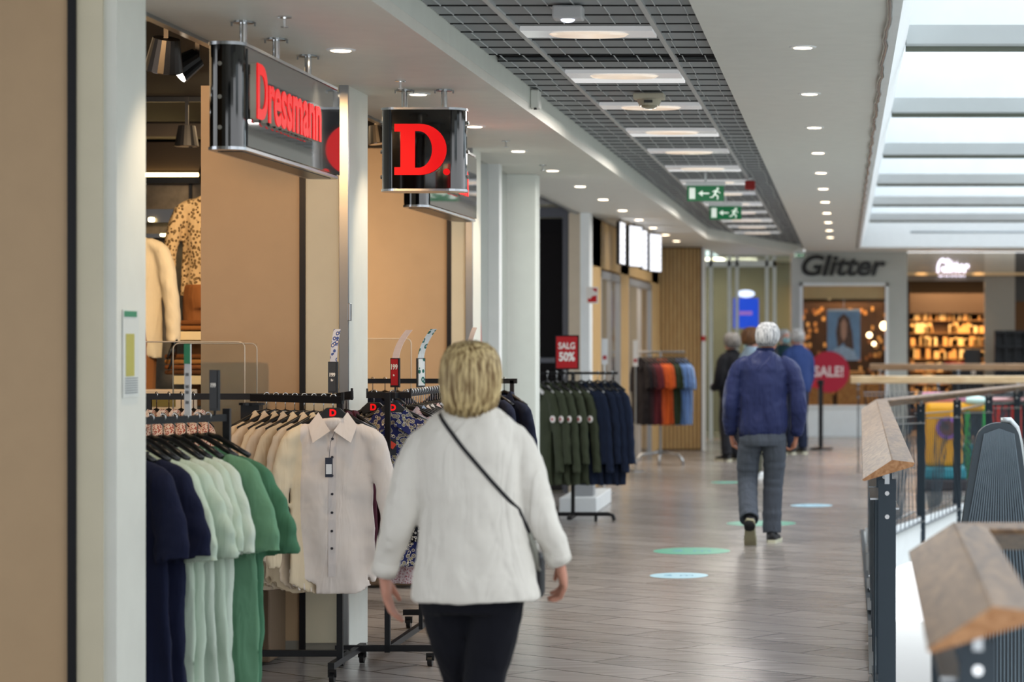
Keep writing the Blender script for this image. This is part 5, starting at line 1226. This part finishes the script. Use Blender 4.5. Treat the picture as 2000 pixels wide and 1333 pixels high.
for b_, lb in ((b1, 'dark display plinth under the leaf patterned mannequin'), (b2, 'dark display plinth under the cream jacket mannequin')):
    tag(MB().bb((b_.x-.28, b_.y-.25, 0), (b_.x+.28, b_.y+.25, b_.z-.001)).build('display_plinth', mat('plinth_dark', '2A231D', .5), None, bevel=.01), lb, 'plinth')
# ------------------------------------------------------------------ railings along the void
RW = wood('rail_oak', '8E7052', '523C2A', .42, (3, .5, 3), 7); RWE = wood('rail_oak_end', 'B0835A', '87582F', .5, (6, 6, 6), 5)
def beam(mb, a, b, sec):
    """timber section swept from a to b; sec = (across, up) pairs relative to the ridge"""
    a = Vector(a); b = Vector(b); d = (b-a).normalized(); sx = Vector((d.y, -d.x, 0)).normalized()
    n = 14; rings = []
    for i in range(n+1):
        p = a.lerp(b, i/n); rings.append([p+sx*q[0]+Vector((0, 0, q[1])) for q in sec])
    return mb.loft(rings)
SEC = [(0, 0), (.095, -.012), (.088, -.028), (-.118, -.090), (-.128, -.084)]
def rail_post(t, p, dirv, h=1.0, base=0):
    p = Vector(p); dv = Vector(dirv).normalized(); nx = Vector((-dv.y, dv.x, 0))
    m_ = MB()
    for s in (-1, 1): m_.bar(p+nx*.012*s+Vector((0, 0, base)), p+nx*.012*s+Vector((0, 0, h)), .01, .05, (dv.x, dv.y, 0)) if False else m_.box(p+dv*.009*s+Vector((0, 0, (h+base)/2)), (.008, .075, h-base), Matrix.Rotation(math.atan2(dv.y, dv.x), 3, 'Z'))
    o = m_.build('post', M_railp, t)
    m_ = MB()
    for z in (h-.06, h-.16, base+.12): m_.cyl(p-dv*.018+Vector((0, 0, z)), p+dv*.018+Vector((0, 0, z)), .010, 10)
    m_.each('bolt', M_chrome, o)
    MB().box(p+Vector((0, 0, h+.02)), (.04, .02, .08), Matrix.Rotation(math.atan2(dv.y, dv.x), 3, 'Z')).build('head_plate', M_steel, o)
def wire_fan(t, a, b, ztop, zbot, n, lean, rr, lo=.0, hi=.0):
    """flat steel strips top and bottom carrying a fan of taut wires that cross over"""
    a = Vector(a); b = Vector(b); d = b-a
    s_ = MB(); s_.bar(a+Vector((0, 0, ztop+hi)), b+Vector((0, 0, ztop-hi)), .045, .008); s_.bar(a+Vector((0, 0, zbot-lo)), b+Vector((0, 0, zbot+lo)), .045, .008)
    s_.each('strip', M_steel, t)
    w = MB()
    for i in range(n):
        q = i/(n-1); u = .5+(q-.5)*lean[0]; v = .5+(q-.5)*lean[1]+lean[2]
        pa = a+d*u+Vector((0, 0, ztop+hi*(1-2*u))); pb = a+d*v+Vector((0, 0, zbot-lo*(1-2*v)))
        w.tube([pa, pb], .0042, 5)
    w.build('wires', M_wire, t)
def railing(name_label, pts, zr, post_n, h=1.0, zb=-.25, close_first=True, every=None, wires=14, ext=True):
    t = thing('railing', name_label, 'railing', (0, 0, 0)); rr = random.Random(len(name_label))
    for i in range(len(pts)-1):
        a = Vector((*pts[i], zr)); b = Vector((*pts[i+1], zr)); mb = MB(); beam(mb, a, b, SEC); mb.build('handrail', RW, t, bevel=.004)
        if i == 0 and pts[0][1] < 15: beam(MB(), a, b, SEC); ec = MB(); dd_ = (b-a).normalized(); beam(ec, a-dd_*.004, a-dd_*.0005, SEC); ec.build('end_grain', RWE, t)
        N = post_n[i]; A = Vector((*pts[i], 0)); B = Vector((*pts[i+1], 0)); d = (B-A).normalized()
        nrm = Vector((d.y, -d.x, 0)); off = nrm*-.02
        ps = [A.lerp(B, (k+.12)/(N-1+.24)) for k in range(N)]
        for p in ps: rail_post(t, p+off, d, zr-.09, zb)
        for k in range(N-1):
            p, q = ps[k]+off, ps[k+1]+off; L = (q-p).length; g = d*.05
            wire_fan(t, p+g-nrm*.05, q-g-nrm*.05, zr-.19, .02, wires, (.9, .35, rr.choice((-.25, 0, .25))), rr, .02*rr.choice((-1, 1)), .012*rr.choice((-1, 1)))
            wire_fan(t, p+g+nrm*.03, q-g+nrm*.03, zr-.24, -.06, wires-5, (.4, .9, rr.choice((-.1, .1))), rr, .02, .02)
    return t
ZR = 1.10
railing('foreground railing with a thick blurred oak handrail at the lower right', [(.285, 4.66), (.305, 6.78)], ZR, [2], zb=-.25)
t = thing('railing', 'short cross railing turning right from the foreground handrail', 'railing', (0, 0, 0))
mb = MB(); beam(mb, (.315, 6.83, ZR-.004), (3.2, 6.83, ZR-.004), SEC); mb.build('handrail', RW, t, bevel=.004)
rail_post(t, (.55, 6.84, 0), (1, 0, 0), ZR-.095, -.25); rail_post(t, (1.7, 6.84, 0), (1, 0, 0), ZR-.095, -.25); rail_post(t, (3.0, 6.84, 0), (1, 0, 0), ZR-.095, -.25)
wire_fan(t, (.6, 6.86, 0), (1.65, 6.86, 0), ZR-.19, .02, 12, (.9, .5, 0), None); wire_fan(t, (1.75, 6.86, 0), (2.95, 6.86, 0), ZR-.19, .02, 12, (.9, .5, 0), None)
struct('trim_80', MB().bb((XE+.0, 6.72, -.3), (9, 6.98, -.2)), M_railp)
railing('long steel and oak railing along the edge of the walkway', [(.20, 10.2), (.262, 20.1)], ZR, [9], zb=-.28)
railing('oak topped wire railing slanting away to the right of the walkway', [(.262, 20.14), (2.75, 29.7)], ZR+.0, [7], zb=-.25)
t = thing('railing', 'far straight railing with pale oak handrail before the jewellery shops', 'railing', (0, 0, 0))
Yr = 28.7; mb = MB(); beam(mb, (.07, Yr, 1.155), (6.5, Yr, 1.155), [(0, 0), (.02, -.01), (.02, -.085), (-.10, -.095), (-.12, -.02)]) ; mb.build('handrail', wood('rail_pale', 'D8C19A', 'C0A176', .4, (.5, 3, 3), 6), t, bevel=.004)
xs = [.16+.95*i for i in range(4)]
for x in xs: rail_post(t, (x, Yr+.0, 0), (1, 0, 0), 1.06, 0)
for a, b in zip(xs, xs[1:]): wire_fan(t, (a+.06, Yr-.03, 0), (b-.06, Yr-.03, 0), .96, .08, 16, (.95, .8, .05), None); 
for a, b in zip(xs, xs[1:]): wire_fan(t, (a+.06, Yr+.04, 0), (b-.06, Yr+.04, 0), .92, .06, 12, (.5, .95, 0), None)
t = thing('railing', 'farthest railing with a brown timber top just behind the pale one', 'railing', (0, 0, 0))
Yr = 34.0; mb = MB(); beam(mb, (.35, Yr, 1.24), (7.0, Yr, 1.24), [(0, 0), (.02, -.01), (.02, -.09), (-.10, -.095), (-.12, -.01)]); mb.build('handrail', wood('rail_brown', '9C7E5E', '7A5C40', .5, (.5, 3, 3), 6), t, bevel=.004)
for x in (.5, 1.6, 2.7, 3.8): rail_post(t, (x, Yr, 0), (1, 0, 0), 1.14, 0)
wire_fan(t, (.55, Yr-.03, 0), (1.55, Yr-.03, 0), 1.0, .08, 14, (.95, .8, .05), None); wire_fan(t, (1.65, Yr-.03, 0), (2.65, Yr-.03, 0), 1.0, .08, 14, (.95, .8, .05), None)
# rounded wire panel rising from the lower level
Ye = 13.6; xc_ = atx(1955, Ye); zt_ = atz(826, Ye)
t = thing('escalator_end', 'dark ribbed rounded panel with pale curved rim rising behind the railing', 'escalator', (xc_, Ye, -4.5))
H_ = zt_+4.5; w0, w1 = .095, .24; rings = []
for i in range(26):
    q = i/25; z = H_-.0-(.95*q**1.6 if q < 1 else .95); w = (w0+(w1-w0)*q)*(1-(1-min(1, q*5))**2*.75); rings.append([(-w*1.1, -.05, z), (w*.8, -.05, z), (w*.8, .05, z), (-w*1.1, .05, z)])
rings.append([(-w1*1.1, -.05, 0), (w1*.8, -.05, 0), (w1*.8, .05, 0), (-w1*1.1, .05, 0)])
MB().loft(rings).build('side_panel', mat('ribbed_panel', '2F3A42', .5), t)
rb = MB()
for i in range(22):
    u = i/21; rb.tube([(-w0*1.0+u*w0*1.7, -.056, H_-.03-.03*abs(u-.5)*2), (-w1*1.05+u*w1*1.8, -.056, H_-.95), (-w1*1.05+u*w1*1.8, -.056, 2.4)], .0055, 5)
rb.build('rib', mat('rib_grey', '75828C', .35, metal=.5), t)
MB().tube([(.0, .0, H_+.01), (.05, 0, H_+.012), (.085, 0, H_-.03), (.105, 0, H_-.12), (.125, 0, H_-.3), (.14, 0, H_-.6), (.145, 0, H_-1.2)], [(.02, .045)]*7, 10).build('curved_rim', mat('rim_pale', 'AAB0B2', .35, metal=.4), t, smooth=True)
# ------------------------------------------------------------------ play area behind the slanting railing
def mt_(n, h, **k): return mat(n, h, .35, **k)
Yt = 27.2
t = thing('toy_ride', 'yellow play ride with a purple round window behind the railing', 'toy', (atx(1838, 25.6), 25.6, 0))
MB().bb((-.17, -.2, .25), (.22, .25, .92)).build('body', mt_('toy_yellow', 'E0A018'), t, bevel=.05)
m_ = MB().tube([(.06, -.2, .66), (.06, -.225, .66)], .12, 24); m_.build('window_ring', mt_('toy_purple', '8A5AA8'), t)
MB().tube([(.06, -.226, .66), (.06, -.235, .66)], .08, 24).build('window_pane', mt_('toy_brown', '6A4440'), t)
MB().bb((-.2, -.24, .12), (.26, .28, .25)).build('base', mt_('toy_teal', '2E8FA0'), t, bevel=.03)
MB().bb((-.22, -.26, 0), (.28, .3, .12)).build('plinth', mt_('toy_dark', '3A3438'), t, bevel=.02)
MB().tube([(-.2, -.05, .98), (.26, -.05, .98)], .055, 16).build('roller', mt_('toy_pink', 'D89AB8'), t, smooth=True)
t = thing('toy_tower', 'orange, yellow and green play tower behind the railing', 'toy', (atx(1886, 26.2), 26.2, 0))
MB().tube([(-.2, 0, .86), (.2, 0, .86)], .05, 14).build('roller', mt_('toy_orange', 'F0B020'), t, smooth=True)
for x, hx in ((-.18, 'toy_yellow'), (.02, 'toy_green'), (.2, 'toy_green')): MB().cyl((x, 0, 0), (x, 0, .92), .03, 10).build('pole', MATS[hx] if hx in MATS else mt_('toy_green', '2FA050'), t)
MB().bb((-.2, .05, .0), (.2, .1, .45)).build('panel', MATS['toy_teal'], t, bevel=.02)
MB().ball((.1, 0, .93), (.14, .1, .05)).build('soft_cover', mat('toy_clear', 'BFE0DA', .15), t, smooth=True)
t = thing('toy_fence', 'bright red slatted play fence at the right edge, behind railing', 'toy', (atx(1955, 26.6), 26.6, 0))
m_ = MB()
for i in range(6): m_.bb((-.2+i*.075, -.015, .1), (-.15+i*.075, .015, .86))
m_.build('slat', mt_('toy_red', 'D8301E'), t); MB().bb((-.22, -.03, .0), (.24, .03, .12)).build('base', MATS['toy_dark'], t)
MB().cyl((.30, 0, 0), (.30, 0, .95), .03, 10).build('pole', MATS['toy_green'] if 'toy_green' in MATS else mt_('toy_green', '2FA050'), t)
MB().tube([(-.22, 0, .93), (.26, 0, .93)], .02, 8).build('top_bar', mt_('toy_rose', 'D8A8A8'), t)
# ------------------------------------------------------------------ stickers on the floor
for px, py, w, hx, lb, nm in ((1326, 1125, 114, 'A9D4E6', 'pale blue round floor sticker nearest the viewer', 'blue'), (1351, 1077, 150, '4FA98E', 'green oval floor sticker just beyond the nearest blue one', 'green'), (1487, 1023, 135, '4FA98E', 'green floor sticker under the walking feet', 'green'), (1585, 988, 82, 'A9D4E6', 'pale blue floor sticker right of the walking man', 'blue'), (1418, 943, 60, '5FB39C', 'small green floor sticker left of the walking man', 'green')):
    Y_ = EYE*F/(py-VY); r_ = w/2/F*Y_; ry = r_ if nm == 'green' and False else r_
    t = thing('floor_sticker', lb, 'floor sticker', (atx(px, Y_), Y_, 0), 0, 'round distance stickers on the floor')
    MB().tube([(0, 0, .0005), (0, 0, .0015)], r_, 36).build('disc', mat('sticker_'+hx, hx, .35), t)
    text('lettering', '2 m', r_*.7, mat('sticker_text', 'E8F2F0' if nm == 'green' else '6AA0B8', .5), t, (0, 0, .0022), (0, 0, 0), ext=.0004)
# ------------------------------------------------------------------ queue barrier and far shops
Yb = 34.6; t = thing('queue_post', 'black queue barrier post with a red belt before the jewellery shop', 'barrier', (atx(1603, Yb), Yb, 0))
MB().tube([(0, 0, 0), (0, 0, .03), (0, 0, .04)], [.18, .17, .05], 28).build('foot', M_blackp, t)
MB().cyl((0, 0, .04), (0, 0, .93), .032, 16).build('pole', M_black, t); MB().cyl((0, 0, .93), (0, 0, 1.0), .045, 16).build('cap', M_blackp, t)
MB().bb((-.62, -.004, .89), (-.03, .004, .98)).build('belt', mt_('belt_red', 'C8202C'), t)
t = thing('queue_post', 'partly hidden queue post behind the blue sweater', 'barrier', (atx(1528, Yb), Yb+.2, 0))
MB().tube([(0, 0, 0), (0, 0, .03), (0, 0, .04)], [.18, .17, .05], 28).build('foot', M_blackp, t); MB().cyl((0, 0, .04), (0, 0, .95), .032, 16).build('pole', M_black, t)
def FX(px): return atx(px, YF)
def FZ(py): return atz(py, YF)
xs_, zs_ = FX(1619), FZ(727)
t = thing('sale_disc', 'big round crimson disc reading SALE! on the shop window', 'sign', (xs_, YF-.06, zs_))
MB().tube([(0, 0, 0), (0, .02, 0)], .335, 48).build('disc', mat('sale_crimson', 'B81838', .45), t)
text('lettering', 'SALE!', .235, mat('sale_white', 'F0DCDC', .5), t, (.0, -.006, .0), ext=.002, bold=.006, sx=.88)
t = thing('wall_lettering', 'black Glitter shop lettering on the pale far wall', 'sign', (FX(1641), YF-.02, FZ(521)))
text('lettering', 'Glitter', .46, mat('letter_black', '141414', .4), t, (0, 0, 0), ext=.02, bold=.012, sx=1.08, shear=.25)
t = thing('lit_lettering', 'glowing white Glitter lettering over the right-hand shop', 'sign', (FX(1860), YF+.26, FZ(524)))
text('lettering', 'Glitter', .40, mat('letter_glow', 'F4F0FF', .3, emit=.9, ecol='EDE6FF'), t, (0, 0, 0), ext=.02, bold=.01, sx=.48, shear=.25)
# window poster, shelves, hanging lamps
t = thing('window_poster', 'pale blue poster of a long-haired figure inside the shop window', 'poster', (FX(1648), YF+.3, 0))
MB().bb((-.27, 0, FZ(705)), (.27, .01, FZ(607))).build('sheet', mat('poster_blue', '7FA3CC', .5, var=.15, vscale=6), t)
m_ = MB(); zc = FZ(650); m_.prism([(-.10, FZ(680)), (-.13, zc), (-.09, FZ(622)), (0, FZ(612)), (.09, FZ(622)), (.14, zc), (.17, FZ(690)), (.08, FZ(694)), (.0, FZ(670))], 'y', -.004, -.0005); m_.build('hair_shape', mat('poster_hair', '6A5046', .6, var=.3, vscale=14), t)
m_ = MB().prism([(-.045, FZ(655)), (-.05, FZ(632)), (0, FZ(622)), (.05, FZ(632)), (.045, FZ(655)), (0, FZ(668))], 'y', -.007, -.0045); m_.build('face_shape', mat('poster_face', 'C99A84', .6), t)
MB().prism([(-.22, FZ(704)), (-.16, FZ(682)), (.0, FZ(676)), (.16, FZ(684)), (.24, FZ(704))], 'y', -.006, -.001).build('garment_shape', mat('poster_garment', 'A9C2DC', .6, var=.2, vscale=16), t)
MB().bb((-.27, -.01, FZ(608)), (.27, .02, FZ(604))).cyl((0, .005, FZ(604)), (0, .005, 2.62), .006, 6).build('hanger_bar', M_steel, t)
t = thing('window_valance', 'cream lit band across the top inside the jewellery shop window', 'valance', (0, YF+.12, 0))
MB().bb((xa+.06, 0, FZ(584)), (xb-.06, .03, zb-.05)).build('band', mat('valance_cream', 'D8B887', .5), t)
t = thing('display_bench', 'low wooden display crates inside the shop window', 'display', (FX(1650), YF+.8, 0))
for i, (x, w, h) in enumerate(((-.45, .5, .9), (.1, .45, 1.05), (.5, .3, .85))): MB().bb((x-w/2, -.2, 0), (x+w/2, .2, h)).build('crate', wood('crate', 'B98A50', '7A5228', .6), t, bevel=.01)
for i, (px, py) in enumerate(((1727, 637), (1707, 672), (1698, 655), (1620, 580))):
    p = at(px, py, YF+1.2); t = thing('pendant_lamp', ['bright round pendant lamp near the right of the shop window', 'small warm lamp low in the shop window', 'warm lamp behind the blue poster edge', 'small lamp high in the shop window'][i], 'lamp', p, 0, 'warm lamps in the shop window')
    r_ = [.07, .035, .045, .04][i]; MB().ball((0, 0, 0), r_, 14, 10).build('bulb', mat('bulb_glow', 'FFE6C0', .3, emit=3, ecol='FFDCA8'), t, smooth=True)
    MB().cyl((0, 0, r_*.9), (0, 0, 2.62-p.z), .006, 6).build('cord', M_blackp, t)
t = thing('display_stand', 'brown display racks of jewellery cards inside the left shop', 'display', (FX(1600), YF+1.6, 0))
rj = random.Random(8)
MB().bb((-.45, .05, 0), (1.3, .1, 2.2)).build('back', mat('stand_brown', '3A281C', .6), t)
for c, hx in enumerate(('C08A50', '8A5A34', 'D8A868')):
    m_ = MB()
    for i in range(40): 
        x = rj.uniform(-.4, 1.25); z = rj.uniform(.5, 2.1); m_.box((x, 0, z), (.05, .02, .07))
    o = m_.build('card_set', mat('card_'+hx, hx, .5), t); o['kind'] = 'stuff'
# right shop shelf
YS = YF+2.4
t = thing('shop_shelf', 'tall shelf of small pale boxes glowing warm in the right-hand shop', 'shelf', (0, YS, 0))
sx0, sx1 = atx(1775, YS), atx(1925, YS)
MB().bb((sx0, .05, 0), (sx1, .1, 2.35)).build('back', mat('shelf_back_warm', '5A3E24', .6), t)
m_ = MB()
for i in range(9): m_.bb((sx0, -.18, .35+i*.22), (sx1, .05, .365+i*.22))
m_.build('board', mat('shelf_board_warm', '7A5A38', .5), t)
for k_ in range(3):
    m_ = MB()
    for i in range(8):
        x = sx0+.03
        while x < sx1-.06:
            w = rj.uniform(.05, .09)
            if rj.random() < .5: m_.bb((x, -.15, .366+i*.22), (x+w, -.02, .366+i*.22+rj.uniform(.10, .18)))
            x += w+.008
    o = m_.build('box_set', mat('boxes_%d' % k_, ['E6D0A0', 'D8B880', 'C89A60'][k_], .5), t); o['kind'] = 'stuff'
MB().bb((sx0, -.25, 2.02), (sx1, .06, 2.36)).build('header', mat('shelf_header', '2A1C14', .6), t)
MB().bb((sx0+.62, -.22, 1.05), (sx1-.2, -.19, 1.18)).build('promo_card', mat('promo_red', '7A1A20', .5), t)
area('shelf_light', (atx(1850, YF), YF+.9, 2.55), .8, 26, 'FFCB88', (R(35), 0, 0))
t = thing('till_desk', 'black till desk with a screen in the right-hand shop', 'counter', (atx(1905, YF), YF+.9, 0))
MB().bb((-.35, -.2, 0), (.4, .2, 1.15)).build('desk', M_black, t, bevel=.01); MB().bb((-.14, -.1, 1.16), (.14, -.05, 1.42)).build('screen', M_blackp, t, bevel=.01)
MB().bb((-.03, -.22, 1.0), (.04, -.201, 1.05)).build('small_mark', M_white, t)
t = thing('dark_display', 'tall dark grid display at the right edge of the far wall', 'display', (atx(1975, YF-.4), YF-.4, 0))
m_ = MB(); x_ = -.27
for i in range(5): m_.bb((x_+i*.16, -.1, 0), (x_+i*.16+.02, .1, 1.72))
for i in range(7): m_.bb((x_, -.1, .3+i*.23), (x_+.66, .1, .32+i*.23))
m_.build('frame', M_black, t); MB().bb((x_, .08, 0), (x_+.66, .11, 1.72)).build('back', mat('display_dark', '1A1B1E', .5), t)
# two small wall washers on the taupe wall
for px in (1800, 1912): spot('wall_washer', (atx(px, YF), YF+.05, 2.95), (atx(px, YF), YF+.3, 1.8), 12, 40, 'FFD9A8', .8)
# blue screen and lamp behind the far glazing
p = at(1457, 612, 38.6); t = thing('info_screen', 'blue lit information screen behind the far glass front', 'screen', (p.x, 38.6, 0))
MB().bb((-.2, 0, p.z-.24), (.2, .05, p.z+.24)).build('display', mat('screen_blue', '2A48C8', .3, emit=.55, ecol='2C50E0'), t)
MB().bb((-.11, -.004, p.z-.03), (.1, -.0005, p.z+.03)).build('screen_text', mat('screen_pink', 'B070C8', .4, emit=.5), t)
MB().cyl((0, .03, 0), (0, .03, p.z-.24), .03, 12).cyl((0, .03, 0), (0, .03, .02), .2, 24).build('stand', M_steel, t)
MB().ball((0, .02, p.z+.31), (.14, .05, .06)).build('top_light', mat('top_glow', 'E0D8FF', .3, emit=1.2), t, smooth=True)
p = at(1393, 512, 38.9); t = thing('pendant_lamp', 'round glowing lamp behind the left pane of the far glass front', 'lamp', p)
MB().ball((0, 0, 0), .055, 16, 10).build('bulb', MATS['bulb_glow'], t, smooth=True); MB().cyl((0, 0, .05), (0, 0, 3.3-p.z), .005, 6).build('cord', M_blackp, t)
# red arch decal on the glass after pillar three and the oval mark
t = thing('glass_decal', 'tall red arch decal on the glass before the white column', 'decal', (-2.635, 17.3, 0))
arc = [(.0, .0)]; o_ = []; i_ = []
for k in range(13):
    a = PI*k/12; o_.append((.22*math.cos(a), 1.55+.35*math.sin(a))); i_.append((.16*math.cos(a), 1.5+.27*math.sin(a)))
poly = [(.22, .9)]+o_+[(-.22, .9), (-.16, .9)]+i_[::-1]+[(.16, .9)]
MB().prism(poly, 'x', 0, .003).build('arch', mat('decal_red', 'C03028', .4), t)
# steel catch on the second pillar's upright
tag(MB().bb((XS+.005, 12.27, 1.70), (XS+.02, 12.31, 1.79)).build('door_catch', M_steel, None, bevel=.003), 'small steel catch on the upright of the second pillar', 'catch')
